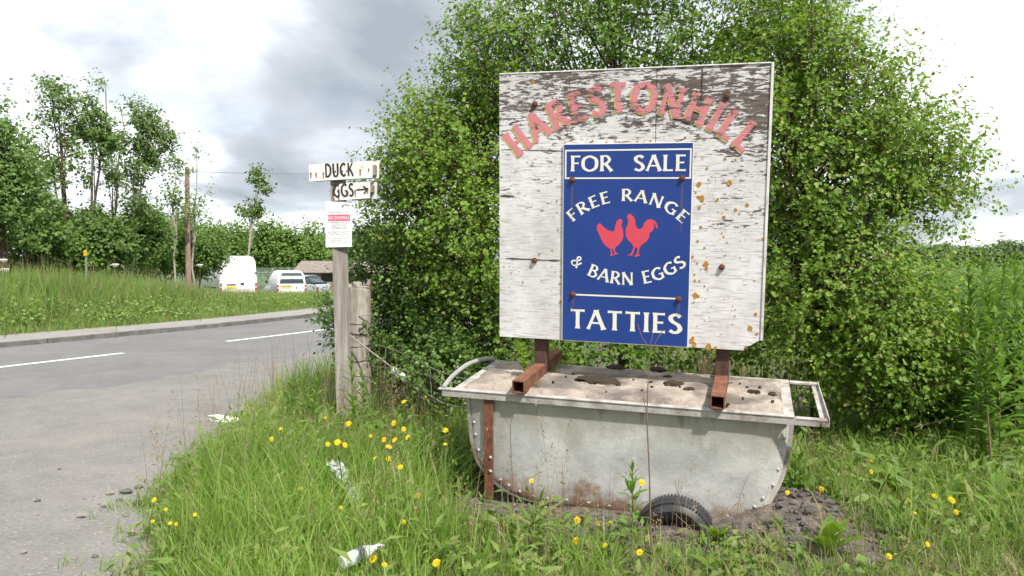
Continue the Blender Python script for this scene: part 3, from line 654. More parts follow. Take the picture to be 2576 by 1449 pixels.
hen = [(910, 245), (912, 210), (935, 190), (965, 222), (1000, 250), (1040, 262), (1056, 248), (1064, 205), (1072, 175), (1092, 157), (1112, 160), (1124, 180), (1112, 190), (1114, 220), (1128, 262), (1128, 310), (1110, 345), (1085, 373), (1060, 395), (1058, 430), (1092, 440), (1072, 446), (1060, 452), (1052, 440), (1042, 398), (1034, 408), (1034, 440), (1058, 462), (1036, 455), (1016, 464), (1026, 440), (1022, 405), (990, 385), (958, 350), (938, 305), (922, 272)]
cock = [(1160, 150), (1162, 125), (1178, 118), (1188, 110), (1196, 124), (1214, 140), (1226, 165), (1228, 202), (1240, 232), (1266, 242), (1290, 222), (1300, 192), (1322, 166), (1350, 157), (1384, 168), (1406, 195), (1413, 232), (1397, 232), (1394, 205), (1378, 186), (1386, 220), (1370, 252), (1346, 272), (1340, 312), (1316, 345), (1280, 370), (1262, 392), (1254, 440), (1270, 466), (1248, 458), (1236, 472), (1218, 464), (1240, 440), (1244, 398), (1226, 388), (1210, 440), (1198, 452), (1208, 462), (1184, 456), (1156, 460), (1192, 440), (1212, 390), (1200, 362), (1166, 330), (1146, 290), (1148, 240), (1164, 200), (1170, 165)]
for nm, pl, lab in (('hen_emblem', hen, 'red silhouette of a hen facing right'), ('cockerel_emblem', cock, 'red silhouette of a cockerel facing left')):
    k = MB(); k.prism([z2(u, v) for u, v in pl][::-1], -.0155, -.0147); o = k.build(nm, M_HEN, blue); o['label'] = lab
m, t, b = nodes_of('rust_run'); b.inputs['Base Color'].default_value = (.2, .14, .08, 1); b.inputs['Roughness'].default_value = .8
t.links.new(ramp(t, noise(t, coords(t, (60, 1, 6)), 1, 4), [(.3, .05), (.75, .55)]), b.inputs['Alpha']); M_RUN = m
for (u, v, l) in ((1441, 452, .24), (1717, 448, .3), (1443, 739, .12), (1708, 751, .1)):
    x, z = onb(u, v); o = obj('bolt', btm, blue); o.location = (x, -.0146, z); o.rotation_euler = (0, random.uniform(0, 1), 0)
    k = MB(); k.add([(x - .009, -.0159, z - .01), (x + .009, -.0159, z - .01), (x + .005, -.0159, z - l), (x - .005, -.0159, z - l)], [(0, 1, 2, 3)]); k.build('rust_run', M_RUN, blue)

# ------------------------------------------------------------------ post with duck egg signs
M_WOOD = weathered('weathered_post', [(.13, .115, .1), (.23, .21, .185), (.33, .305, .275)], 3, (9, 9, .7), rough=.9, bmp=.5, fine=14, blotch=((.1, .085, .07), 3, .6, .75))
M_WOOD2 = weathered('old_strainer', [(.17, .15, .125), (.3, .27, .23), (.4, .365, .315)], 3, (9, 9, .6), rough=.9, bmp=.6, fine=14, blotch=((.2, .18, .12), 3, .55, .7))
PY = 6.4
pb0 = at(868, 1090, PY); pt0 = at(850, 430, PY)
post = empty('sign_post', (pb0.x, PY, 0), label='square weathered grey wooden post carrying the duck eggs and no dumping signs', cat='post')
ln_ = pt0.x - pb0.x
k = MB(); w_ = .06; H = pt0.z + .03
V = []
for z in np.linspace(-.25, H, 12):
    f = z / H; cx = ln_ * f; j = .002 * math.sin(z * 9)
    V += [(cx - w_ + j, -w_, z), (cx + w_, -w_ + j, z), (cx + w_ - j, w_, z), (cx - w_, w_ - j, z)]
F = [(4 * i + q, 4 * i + (q + 1) % 4, 4 * i + 4 + (q + 1) % 4, 4 * i + 4 + q) for i in range(11) for q in range(4)] + [(3, 2, 1, 0), (44, 45, 46, 47)]
k.add(V, F); o = k.build('shaft', M_WOOD, post); o.rotation_euler = (0, 0, R(12))
M_PLATE = weathered('aged_white_plate', [(.5, .49, .45), (.66, .65, .62), (.7, .69, .67)], 5, rough=.5, bmp=.08, blotch=((.5, .42, .3), 9, .6, .78))
M_INK = weathered('black_paint', [(.012, .012, .014), (.022, .022, .025)], 20, rough=.6, bmp=0)
m, t, b = nodes_of('nail_stain'); b.inputs['Base Color'].default_value = (.3, .1, .025, 1); b.inputs['Roughness'].default_value = .9
t.links.new(ramp(t, noise(t, coords(t, (60, 1, 12)), 1.5, 4), [(.25, .2), (.65, .95)]), b.inputs['Alpha']); M_STAIN = m
def plane_sign(name, corners, Y, yaw, label):
    """an empty in the plane of the sign; returns it with a map from picture points to the plane"""
    c = at(sum(q[0] for q in corners) / 4, sum(q[1] for q in corners) / 4, Y); rot = Matrix.Rotation(yaw, 3, 'Z')
    e_ = empty(name, label=label, cat='sign'); e_.matrix_world = Matrix.Translation(c) @ rot.to_4x4()
    def mp_(u, v):
        d = rot.transposed() @ ray(u, v); o = rot.transposed() @ (Vector((0, 0, EYE)) - c); p = o + d * (-o.y / d.y); return (p.x, p.z)
    return e_, mp_
def zs(u, v): return ((1150 + u / 3.45) / 1.59, (600 + v / 3.45) / 1.59)
def nail(par, mpf, u, v, l):
    x, z = mpf(*zs(u, v)); k = MB(); k.lathe([(.0045, -.012), (.004, -.0145), (.0005, -.015)], 7, 'y', (x, 0, z)); k.build('nail', M_BOLT, par)
    k = MB(); y = -.0128; k.add([(x - .008, y, z + .004), (x + .008, y, z + .004), (x + .006, y, z - l * .6), (x + .002, y, z - l), (x - .005, y, z - l * .8)], [(0, 1, 2, 3, 4)]); k.build('rust_stain', M_STAIN, par)
duck, md = plane_sign('duck_sign', [zs(300, 205), zs(1178, 148), zs(1175, 385), zs(305, 435)], PY - .105, R(-8), 'long white plate lettered DUCK, nailed to the top of the sign post')
pl = [md(*zs(*q)) for q in ((305, 435), (1175, 385), (1178, 148), (300, 205))]
k = MB(); k.prism(pl, -.0115, 0); k.build('plate', M_PLATE, duck)
lt = Lettering(.17, 1.02); lt.line('DUCK', md(*zs(528, 378)), md(*zs(922, 357)), .104, .13); o = lt.build('lettering', M_INK, duck, -.0135); o['label'] = 'black lettering DUCK'
for u, v, l in ((330, 322, .05), (404, 325, .04), (503, 320, .05), (668, 292, .02), (763, 288, .03), (826, 290, .015), (1010, 280, .05), (1127, 265, .025)): nail(duck, md, u, v, l)
pl2 = [(x + .03, z + .002) for x, z in pl]
k = MB(); k.prism([(x + .032, z + .004) for x, z in (pl[0], pl[1], pl[2], pl[3])], .055, .067); k.build('back_plate', M_PLATE, duck)
k = MB(); k.box(pl[1][0] - .045, pl[1][0] + .018, .001, .0545, pl[1][1] + .02, pl[2][1] - .03, .003); k.build('spacer_block', M_WOOD, duck)
eggs, me_ = plane_sign('eggs_sign', [zs(635, 480), zs(1145, 430), zs(1140, 665), zs(635, 705)], PY - .1, R(-8), 'broken white plate lettered GGS with an arrow, below the duck plate')
pl = [me_(*zs(*q)) for q in ((640, 702), (1140, 665), (1145, 430), (735, 468), (690, 500), (655, 590))]
k = MB(); k.prism(pl, -.0115, 0); k.build('plate', M_PLATE, eggs)
lt = Lettering(.17, 1.02)
lt.line('GGS', me_(*zs(642, 656)), me_(*zs(925, 640)), .104, .13); o = lt.build('lettering', M_INK, eggs, -.0135); o['label'] = 'black lettering GGS'
lt = Lettering(.012, 1.0); P_ = [me_(*zs(*q)) for q in ((960, 552), (1105, 543), (1052, 500), (1108, 545), (1065, 605))]
for a_, b_ in ((0, 1), (2, 3), (3, 4)): lt.stroke([P_[a_], P_[b_]], .012, 0, lambda q: q)
o = lt.build('arrow', M_INK, eggs, -.0135); o['label'] = 'black arrow pointing right'
for u, v, l in ((712, 545, .05), (840, 580, .04), (715, 660, .03), (650, 670, .02), (942, 560, .06), (1112, 530, .05)): nail(eggs, me_, u, v, l)
k = MB(); k.prism([(x + .035, z + .0) for x, z in ((me_(*zs(800, 690))), (pl[1]), (pl[2]), (me_(*zs(800, 462))))], .055, .067); k.build('back_plate', M_PLATE, eggs)
k = MB(); k.box(pl[1][0] - .05, pl[1][0] + .02, .001, .0545, pl[1][1] + .045, pl[2][1] - .03, .003); k.build('spacer_block', M_WOOD, eggs)
nd, mn = plane_sign('no_dumping_sign', [zs(530, 710), zs(893, 712), zs(888, 1335), zs(528, 1345)], PY - .085, R(-3), 'small white NO DUMPING council notice on the sign post')
pl = [mn(*zs(*q)) for q in ((528, 1345), (888, 1335), (893, 712), (530, 710))]
k = MB(); k.prism(pl, -.004, 0); k.build('plate', solid('notice_white', (.74, .74, .75), .4), nd)
def rrect(x0, x1, z0, z1, r, n=5):
    out = []
    for cx, cz, a0 in ((x1 - r, z0 + r, -90), (x1 - r, z1 - r, 0), (x0 + r, z1 - r, 90), (x0 + r, z0 + r, 180)):
        out += [(cx + r * math.cos(R(a0 + 90 * i / n)), cz + r * math.sin(R(a0 + 90 * i / n))) for i in range(n + 1)]
    return out
p, q = mn(*zs(560, 980)), mn(*zs(864, 890)); k = MB(); k.prism(rrect(p[0], q[0], p[1], q[1], .006), -.0052, -.0042); k.build('red_band', solid('notice_red', (.62, .12, .2), .5), nd)
GREY = solid('notice_print', (.16, .16, .18), .6)
def print_text(txt, u, v, hpx, wpx, mat, y=-.0046):
    cu = bpy.data.curves.new('print', 'FONT'); cu.body = txt; cu.align_x = 'CENTER'; cu.size = 1; cu.resolution_u = 2
    o = bpy.data.objects.new('print', cu); COL.objects.link(o); dg = bpy.context.evaluated_depsgraph_get(); me = bpy.data.meshes.new_from_object(o.evaluated_get(dg)); bpy.data.objects.remove(o)
    me.name = 'print'; me.materials.clear(); me.materials.append(mat)
    co = np.empty(len(me.vertices) * 3, np.float32); me.vertices.foreach_get('co', co); co = co.reshape(-1, 3)
    w = co[:, 0].max() - co[:, 0].min(); h = .72; mid = (co[:, 0].max() + co[:, 0].min()) / 2
    x, z = mn(*zs(u, v)); x2, _ = mn(*zs(u + wpx / 2, v)); _, z2_ = mn(*zs(u, v - hpx))
    out = np.stack([x + (co[:, 0] - mid) / w * 2 * (x2 - x), np.full(len(co), y), z + co[:, 1] / h * (z2_ - z)], 1)
    me.vertices.foreach_set('co', out.astype(np.float32).ravel()); me.update(); o = obj('print', me, nd); return o
print_text('North Lanarkshire Council', 710, 870, 24, 285, GREY)
print_text('NO DUMPING', 710, 957, 46, 285, solid('notice_white_ink', (.75, .75, .76), .5), -.0058)
for i, s_ in enumerate(('OFFENDERS MAY BE', 'LIABLE TO A FINE', 'OR PROSECUTION')): print_text(s_, 710, 1016 + 36 * i, 26, (245, 205, 222)[i], GREY)
for i, s_ in enumerate(('Enforcement Patrols and CCTV', 'Cameras Operate in this Area')): print_text(s_, 710, 1140 + 30 * i, 22, 295 - 10 * i, GREY)
for i, s_ in enumerate(('If you see anyone fly tipping', 'in this area please contact', 'North Lanarkshire Council on')): print_text(s_, 710, 1224 + 26 * i, 17, (225, 215, 240)[i], GREY)
k = MB(); k.prism([mn(*zs(*q)) for q in ((765, 805), (758, 782), (740, 775), (760, 768), (772, 742), (776, 770))][::-1], -.005, -.0042); k.build('crest', solid('crest_blue', (.05, .06, .2), .5), nd)
k = MB(); k.prism([mn(*zs(*q)) for q in ((785, 765), (862, 768), (862, 758), (785, 750))], -.005, -.0042); k.build('crest', GREY, nd)
for u, v in ((712, 820), (705, 1308), (568, 1213), (845, 1203)):
    x, z = mn(*zs(u, v)); k = MB(); k.lathe([(.003, -.004), (.003, -.006), (.0005, -.0065)], 6, 'y', (x, 0, z)); k.build('screw', M_DARK, nd)

# ------------------------------------------------------------------ strainer post and stock fence
SY = 6.85
sb = at(905, 1090, SY); stp = at(906, 724, SY)
strain = empty('strainer_post', (sb.x, SY, 0), label='thick round grey fence post wrapped with wire, behind the square sign post', cat='post')
k = MB(); hh = stp.z; rr = .098
k.tube([(0, 0, -.2), (0, 0, .4), (.003, 0, .8), (.003, 0, hh - .03), (.003, 0, hh)], [rr * 1.05, rr, rr, rr, rr * .92], 18); k.build('shaft', M_WOOD2, strain, True)
k = MB()
for i in range(7): a_ = i * .9; k.blob((.08 * math.cos(a_) * (i > 0), .05 * math.sin(a_), hh + .005), (.04, .035, .012 + .02 * (i % 3)), i, 6, 4, .4)
k.blob((.085, 0, hh + .03), (.02, .03, .045), 4, 6, 4, .3); k.build('broken_top', M_WOOD2, strain)
M_WIRE = weathered('old_wire', [(.2, .19, .18), (.38, .36, .34)], 30, rough=.6, metal=.4, bmp=0)
def wpt(u, v, Y): return at(u, v, Y) - Vector((sb.x, SY, 0))
for (v0, tilt, dark) in ((812, -.008, 0), (838, -.012, 1), (868, .006, 0), (906, .004, 1), (940, -.02, 0)):
    z = at(900, v0, SY).z; k = MB()
    k.tube([((rr + .004) * math.cos(w), (rr + .004) * math.sin(w), z + tilt * math.cos(w) + .004 * math.sin(5 * w)) for w in np.linspace(0, 2 * math.pi, 25)], .0028, 5, False); k.build('wire_wrap', M_DARK if dark else M_WIRE, strain)
fence = empty('stock_fence', (sb.x, SY, 0), label='sagging wire stock netting running from the strainer post towards the trough', cat='fence')
def wire(pts, r=.003, name='line_wire', mat=None, par=fence): k = MB(); k.tube(catmull([wpt(*p) for p in pts], 5), r, 5, False); return k.build(name, mat or M_WIRE, par)
zw_ = lambda u, v, Y: ((1400 + u / 2.415) / 1.59, (1100 + v / 2.415) / 1.59, Y)
wire([zw_(215, 655, 6.76), zw_(440, 730, 6.55), zw_(680, 840, 6.3), zw_(900, 945, 6.1), zw_(1250, 1040, 5.7)])
wire([zw_(225, 880, 6.76), zw_(450, 910, 6.55), zw_(680, 955, 6.3), zw_(900, 1020, 6.1), zw_(1250, 1090, 5.7)])
wire([zw_(225, 1105, 6.76), zw_(440, 1125, 6.55), zw_(700, 1185, 6.3), zw_(950, 1250, 6.1), zw_(1200, 1290, 5.8)])
wire([zw_(0, 470, 6.8), zw_(215, 492, 6.75)])
wire([zw_(0, 400, 6.8), zw_(120, 395, 6.74), zw_(215, 370, 6.75)], .004)
for u0, v0, u1, v1, Y in ((345, 700, 315, 1170, 6.63), (597, 800, 525, 1165, 6.4), (770, 880, 790, 1400, 6.22)): wire([zw_(u0, v0, Y), zw_((u0 + u1) / 2 + 6, (v0 + v1) / 2, Y), zw_(u1, v1, Y)], .0028, 'stay_wire')
ten = MB(); ten.tube([wpt(*zw_(-20, 570, 6.72)), wpt(*zw_(420, 905, 6.5))], .007, 6); ten.build('tension_rod', M_WIRE, fence)
tb = MB(); p, q = wpt(*zw_(410, 905, 6.5)), wpt(*zw_(560, 1030, 6.42)); d_ = (q - p)
tb.tube([p, p + d_ * .12, p + d_ * .5, p + d_ * .9, q], [.022, .03, .026, .03, .02], 8); tb.tube([p + d_ * .35, p + d_ * .4, p + d_ * .62, p + d_ * .68], [.026, .034, .034, .026], 8); tb.build('tensioner', M_PLATE, fence)
wire([zw_(560, 1030, 6.42), zw_(660, 1100, 6.3), zw_(900, 1240, 6.1)], .0035)

# ------------------------------------------------------------------ foliage
LEAF_V = np.array([(0, 0, 0), (-.40, .36, .06), (-.2, .74, .03), (0, 1.0, -.08), (.2, .74, .03), (.40, .36, .06), (0, .42, -.05)], float)
LEAF_T = np.array([(0, 5, 6), (5, 4, 6), (4, 3, 6), (3, 2, 6), (2, 1, 6), (1, 0, 6)])
CARD_V = np.array([(0, 0, 0), (-.38, .42, .08), (0, 1, -.1), (.38, .42, .08), (0, .45, -.08)], float)
CARD_T = np.array([(0, 3, 4), (3, 2, 4), (2, 1, 4), (1, 0, 4)])
def unit(a): return a / (np.linalg.norm(a, axis=-1, keepdims=True) + 1e-9)
def leaf_arrays(P, N, T, S, V0, T0):
    N = unit(N); T = unit(T - (T * N).sum(1, keepdims=True) * N); B = np.cross(T, N)
    V = P[:, None] + (V0[None, :, 0:1] * B[:, None] + V0[None, :, 1:2] * T[:, None] + V0[None, :, 2:3] * N[:, None]) * S[:, None, None]
    F = T0[None] + (np.arange(len(P)) * len(V0))[:, None, None]
    return V.reshape(-1, 3), F.reshape(-1, 3), (N, T, B)
def w3(p): return np.sin(p[:, 0] * 2.1 + p[:, 2] * 1.7) + np.sin(p[:, 1] * 2.7 - p[:, 2] * 2.3 + 1) + .8 * np.sin(p[:, 0] * 4.9 + p[:, 1] * 3.1 + p[:, 2] * 4.3) + .5 * np.sin(p[:, 2] * 8.7 - p[:, 0] * 7.7)
def grow(name, label, cat, base, ells, shoots, per, length, size, mat, bark, trunk_r, seed, gap=-1.2, up=.45, lean=(0, 0), limbs=10, twig=0., group=None, lone=0, droop=.35, card=False, freq=1., bare=.0, outer=.45, trunks=1):
    """a tree: tapering trunk, limbs that reach into the crown, and leafy shoots that fill ellipsoids (cx, cy, cz, rx, ry, rz)"""
    g = np.random.default_rng(seed); E_ = np.array(ells, float); base = np.array(base, float)
    root = empty(name, tuple(base), label=label, cat=cat, group=group)
    vol = E_[:, 3] * E_[:, 4] * E_[:, 5]; pick = g.choice(len(E_), shoots * 2, p=vol ** .75 / (vol ** .75).sum())
    dirn = unit(g.normal(size=(len(pick), 3))); rad = g.random(len(pick)) ** outer
    P = E_[pick, :3] + dirn * rad[:, None] * E_[pick, 3:]
    keep = (w3(P * freq + seed) > gap) & (P[:, 2] > base[2] + .05); P, dirn, rad = P[keep][:shoots], dirn[keep][:shoots], rad[keep][:shoots]
    D = unit(dirn * .75 + np.array([0, 0, up]) + g.normal(size=P.shape) * .38); L = length * g.uniform(.5, 1.25, len(P))
    t = (np.arange(per) + .5) / per
    Q = P[:, None] + D[:, None] * (L[:, None] * t[None])[:, :, None] - np.array([0, 0, 1]) * (t[None, :, None] ** 2) * (L * .25 * droop)[:, None, None]
    S = size * g.uniform(.45, 1.25, (len(P), per)) * (1.05 - .4 * t[None])
    side = unit(g.normal(size=Q.shape)); Q = Q + side * (S * .55)[:, :, None]
    Nn = np.array([0, -.12, .62]) + dirn[:, None] * .55 + g.normal(size=Q.shape) * .5
    Tt = side * .9 + D[:, None] * .5 + np.array([0, 0, -droop]) + g.normal(size=Q.shape) * .25
    Q, Nn, Tt, S = Q.reshape(-1, 3), Nn.reshape(-1, 3), Tt.reshape(-1, 3), S.ravel()
    if bare: k = g.random(len(Q)) > bare; Q, Nn, Tt, S = Q[k], Nn[k], Tt[k], S[k]
    Q = Q - base
    V0, T0 = (CARD_V, CARD_T) if card else (LEAF_V, LEAF_T)
    sel = np.zeros(len(Q), bool)
    if lone: # the leaves that stand nearest to the viewer are leaves of their own
        near = np.argsort(np.linalg.norm(Q + base - np.array([0, 0, EYE]), axis=1) / S)[:lone * 3]; sel[g.choice(near, lone, replace=False)] = True
    V, F, _ = leaf_arrays(Q[~sel], Nn[~sel], Tt[~sel], S[~sel], V0, T0)
    cr = obj('crown', mesh_np('crown', V, F, mat), root); cr['kind'] = 'stuff'
    if lone:
        lm = mesh_np('leaf', V0, T0, mat); _, _, (N_, T_, B_) = leaf_arrays(Q[sel], Nn[sel], Tt[sel], S[sel], V0, T0)
        for p, n_, t_, b_, s_ in zip(Q[sel], N_, T_, B_, S[sel]):
            o = obj('leaf', lm, root); o.matrix_basis = Matrix(((b_[0] * s_, t_[0] * s_, n_[0] * s_, p[0]), (b_[1] * s_, t_[1] * s_, n_[1] * s_, p[1]), (b_[2] * s_, t_[2] * s_, n_[2] * s_, p[2]), (0, 0, 0, 1)))
    top = E_[:, 2].max() + E_[E_[:, 2].argmax(), 5] * .55; ct = E_[E_[:, 2].argmax(), :3]
    tr = MB(); br = MB(); paths = []
    for k in range(trunks):
        tgt = E_[k % len(E_)][:3] if trunks > 1 else ct; tz = (tgt[2] + E_[k % len(E_)][5] * .6) if trunks > 1 else top
        o_ = g.normal(0, .12 * (trunks > 1), 2)
        pts = []
        for f in np.linspace(0, 1, 9):
            w = g.normal(0, .03, 2) * (0 < f < 1) * max(1, (tz - base[2]) / 3)
            pts.append(np.array([(tgt[0] - base[0]) * f ** 1.4 + o_[0] + lean[0] * f * (1 - f) + w[0], (tgt[1] - base[1]) * f ** 1.4 + o_[1] + w[1], -.1 + (tz - base[2]) * f]))
        tr.tube(pts, [trunk_r * (1.15 - .98 * f) for f in np.linspace(0, 1, 9)], 8); paths.append(pts)
    for k in range(limbs):
        pts = paths[k % trunks]; f = g.uniform(.22, .85); i = min(int(f * 8), 7); s_ = pts[i] + (pts[i + 1] - pts[i]) * (f * 8 - i)
        q = P[g.integers(len(P))] - base
        if q[2] < s_[2] * .6: continue
        mid = s_ + (q - s_) * .5 + np.array([0, 0, .08 * np.linalg.norm(q - s_)]); r0 = trunk_r * (1.0 - f) * .55 + .006
        br.tube([s_, mid, q], [r0, r0 * .6, r0 * .2], 5, False)
    tr.build('trunk', bark, root, True)
    if br.v: br.build('branches', bark, root, True)['kind'] = 'stuff'
    if twig:
        A = P - base; Bp = A + D * L[:, None] * .95 - np.array([0, 0, 1]) * (L * .25 * droop)[:, None]; A = A - D * L[:, None] * .3
        s1_ = unit(np.cross(D, np.array([.3, .5, .8]))) * twig; s2_ = unit(np.cross(D, s1_)) * twig
        V = np.stack([A + s1_, A - s1_ * .5 + s2_ * .87, A - s1_ * .5 - s2_ * .87, Bp], 1).reshape(-1, 3); F = (np.array([(0, 1, 3), (1, 2, 3), (2, 0, 3)])[None] + (np.arange(len(A)) * 4)[:, None, None]).reshape(-1, 3)
        tw = obj('twigs', mesh_np('twigs', V, F, bark), root); tw['kind'] = 'stuff'
    return root
M_BIRCH = leafmat('birch_leaf', [(0.075, 0.155, 0.02), (0.105, 0.21, 0.025), (0.15, 0.265, 0.03), (0.11, 0.215, 0.032), (0.2, 0.3, 0.045)], .36, .5, .3)
M_BIRCHL = leafmat('birch_leaf_pale', [(0.1, 0.2, 0.024), (0.145, 0.265, 0.03), (0.19, 0.32, 0.036), (0.23, 0.34, 0.05), (0.25, 0.24, 0.07)], .38, .5, .3)
M_HAW = leafmat('hawthorn_leaf', [(0.06, 0.125, 0.02), (0.08, 0.165, 0.024), (0.11, 0.21, 0.03), (0.15, 0.25, 0.04)], .24, .4, .45)
M_BARK = weathered('birch_bark', [(.035, .022, .016), (.075, .05, .036), (.12, .085, .06)], 10, rough=.9, bmp=.4)
M_BARKP = weathered('pale_bark', [(.16, .14, .11), (.3, .27, .22), (.42, .39, .33)], 6, (1, 1, 3), rough=.9, bmp=.3)
def el(u, v, Y, ru, rv, ry=None):
    p = at(u, v, Y); k = Y / 2000; return (p.x, p.y, p.z, ru * k, ry or min(ru, rv) * k * 1.1, rv * k)
grow('birch_tree', 'leafy young birch with a dark leaning trunk, right of the hoarding', 'tree', (2.36, 6.15, .02),
     [el(2050, 380, 6.1, 250, 300, .8), el(2180, 445, 6.1, 175, 210, .7), el(2310, 440, 6.2, 140, 120, .5), el(2090, 750, 5.9, 250, 210, .75), el(2210, 900, 5.9, 160, 170, .6), el(1985, 120, 6.4, 145, 190, .7)],
     3600, 14, .38, .047, M_BIRCHL, M_BARK, .045, 11, gap=-1.35, freq=1.5, limbs=90, twig=.0028, lone=300, up=.35)
grow('birch_tree', 'dense tall birch directly behind the hoarding, cut off by the top of the picture', 'tree', (1.05, 7.4, .02),
     [el(1600, 120, 7.3, 330, 260, 1.0), el(1350, 160, 7.2, 230, 190, .8), el(1850, 150, 7.3, 260, 230, .9), el(1500, -120, 7.6, 300, 200, 1.), el(1850, 500, 7.2, 260, 330, .9), el(1500, 620, 7.2, 320, 330, .9), el(1330, 880, 6.6, 260, 130, .5), el(1700, 900, 6.5, 260, 120, .5)],
     3700, 14, .38, .049, M_BIRCH, M_BARK, .055, 12, gap=-1.5, freq=1.5, limbs=40, twig=.0028, up=.45)
grow('birch_tree', 'bushy birch with feathery outer twigs, left of the hoarding', 'tree', (-.35, 7.5, .02),
     [el(1150, 410, 7.2, 165, 165, .8), el(1095, 310, 7.2, 85, 95, .5), el(1240, 180, 7.3, 125, 170, .7), el(1180, 620, 7.1, 180, 220, .8), el(1020, 500, 7.2, 110, 110, .5)],
     2500, 14, .38, .047, M_BIRCHL, M_BARK, .04, 13, gap=-1.35, freq=1.5, limbs=30, twig=.0028, up=.4)
grow('hawthorn_bush', 'low dark green hawthorn bush behind the strainer post and wire netting', 'bush', (-.75, 7.6, .02),
     [el(1010, 660, 7.5, 130, 130, .6), el(1000, 830, 7.4, 170, 110, .6), el(1180, 830, 7.0, 130, 110, .5), el(1110, 930, 6.6, 110, 70, .4), el(830, 820, 7.9, 50, 70, .3)],
     1700, 14, .28, .044, M_HAW, M_BARK, .03, 14, gap=-1.3, freq=1.5, limbs=26, twig=.0025, up=.3, trunks=3)

# ------------------------------------------------------------------ far trees on the left, hedges and wood
M_ASH = leafmat('ash_leaf', [(0.1, 0.175, 0.045), (0.135, 0.225, 0.055), (0.18, 0.275, 0.07)], .35, .55, .3)
M_WOODL = leafmat('wood_leaf', [(0.08, 0.14, 0.035), (0.11, 0.185, 0.042), (0.15, 0.235, 0.05)], .3, .55, .3)
M_HEDGE = leafmat('hedge_leaf', [(0.095, 0.175, 0.035), (0.13, 0.225, 0.042), (0.17, 0.27, 0.05)], .3, .55, .3)
M_FARL = leafmat('far_leaf', [(0.13, 0.19, 0.09), (0.16, 0.22, 0.1), (0.19, 0.25, 0.11)], .3, .6, .3)  # skyline leaves: distance haze is put into these paler greens
def far_tree(name, label, u, Y, E_, n, size, mat, seed, tr=.09, gap=-1., bark=None, per=11, length=.7, card=True, group='trees at the left', cat='tree', limbs=12, bare=0., **kw):
    b_ = at(u, 700, Y); zb = float(terrain(b_.x, Y)); ee = [el(a, b, Y, c * 1.0, d) for a, b, c, d in E_]
    return grow(name, label, cat, (b_.x, Y, zb), ee, n, per, length, size, mat, bark or M_BARK, tr, seed, gap=gap, group=group, card=card, limbs=limbs, bare=bare, **kw)
far_tree('sycamore_tree', 'large dense tree at the left edge of the picture', 10, 21, [(0, 370, 62, 110), (-60, 420, 120, 220), (35, 520, 62, 95), (60, 450, 40, 60)], 1100, .15, M_ASH, 21, .14, -1.0)
far_tree('ash_tree', 'tall airy tree, leftmost of the slender group, beside the dense edge tree', 172, 29, [(150, 235, 38, 42), (128, 320, 32, 45), (180, 300, 24, 50), (100, 400, 42, 60), (165, 400, 30, 45), (140, 470, 40, 40)], 330, .15, M_ASH, 22, .075, -.3, length=.7, freq=1.1, twig=.006)
far_tree('ash_tree', 'tall airy tree with two leafy tufts, second of the slender group', 226, 30, [(238, 260, 26, 40), (266, 222, 17, 22), (215, 330, 24, 40), (255, 350, 28, 45), (235, 430, 26, 40)], 270, .15, M_ASH, 23, .07, -.3, length=.7, freq=1.1, twig=.006)
far_tree('ash_tree', 'slim tree with a thin grey trunk between the airy tree and the dense-headed one', 285, 32, [(283, 350, 18, 45), (272, 440, 24, 36), (302, 268, 8, 10)], 120, .15, M_ASH, 24, .06, -.3, length=.7, freq=1.1, twig=.006)
far_tree('ash_tree', 'dense dark headed tree with a pale slender trunk, tallest beside the utility pole', 322, 29, [(362, 305, 44, 36), (392, 352, 34, 34), (345, 375, 30, 42), (388, 425, 28, 28), (335, 450, 24, 36), (350, 525, 30, 30)], 470, .15, M_WOODL, 25, .07, -.6, bark=M_BARKP, length=.65, freq=1.1, twig=.006)
far_tree('ash_tree', 'small tree left of the utility pole with a thin pale trunk', 438, 34, [(440, 430, 17, 28), (432, 490, 24, 32), (455, 545, 18, 34)], 75, .16, M_ASH, 26, .05, -.4, bark=M_BARKP, length=.7, freq=1.1, twig=.006)
far_tree('ash_tree', 'sparse half bare tree right of the utility pole', 488, 36, [(495, 400, 8, 38), (505, 490, 18, 34), (484, 555, 22, 40)], 70, .16, M_ASH, 27, .05, -.1, bark=M_BARKP, length=.9, freq=1.1, bare=.4, twig=.007)
far_tree('ash_tree', 'lone slender tree with a leaning crown behind the two vans', 614, 48, [(650, 445, 14, 24), (654, 485, 20, 24), (638, 528, 18, 20), (604, 528, 8, 9)], 95, .24, M_WOODL, 28, .08, -.8, bark=M_BARKP, length=.6, freq=.9, twig=.008)
for i, (u, v, ru, rv, Y) in enumerate([(60, 620, 85, 85, 25), (165, 650, 70, 50, 27), (255, 625, 70, 70, 28), (345, 625, 70, 65, 31), (425, 640, 60, 56, 37.5), (500, 645, 55, 46, 39), (205, 590, 60, 45, 33), (410, 592, 80, 42, 40)]):
    far_tree('scrub_bush', 'dark green scrub bush under the slender trees, %s from the left' % ORD[i], u, Y, [(u, v, ru, rv), (u + ru * .4, v - rv * .35, ru * .5, rv * .5)] + [(u + random.uniform(-.8, .8) * ru, v - rv * random.uniform(.7, 1.2), ru * random.uniform(.15, .3), rv * random.uniform(.2, .45)) for _ in range(4)], 560, .19, M_HEDGE if i % 3 == 1 else M_WOODL, 40 + i, .06, -.7, group='scrub under the trees', cat='bush', limbs=8)
hz = [(505, 640, 60, 55), (570, 636, 58, 55), (625, 632, 60, 48), (690, 628, 60, 52), (755, 640, 60, 45), (815, 636, 55, 52), (870, 640, 60, 48), (940, 640, 70, 50)]
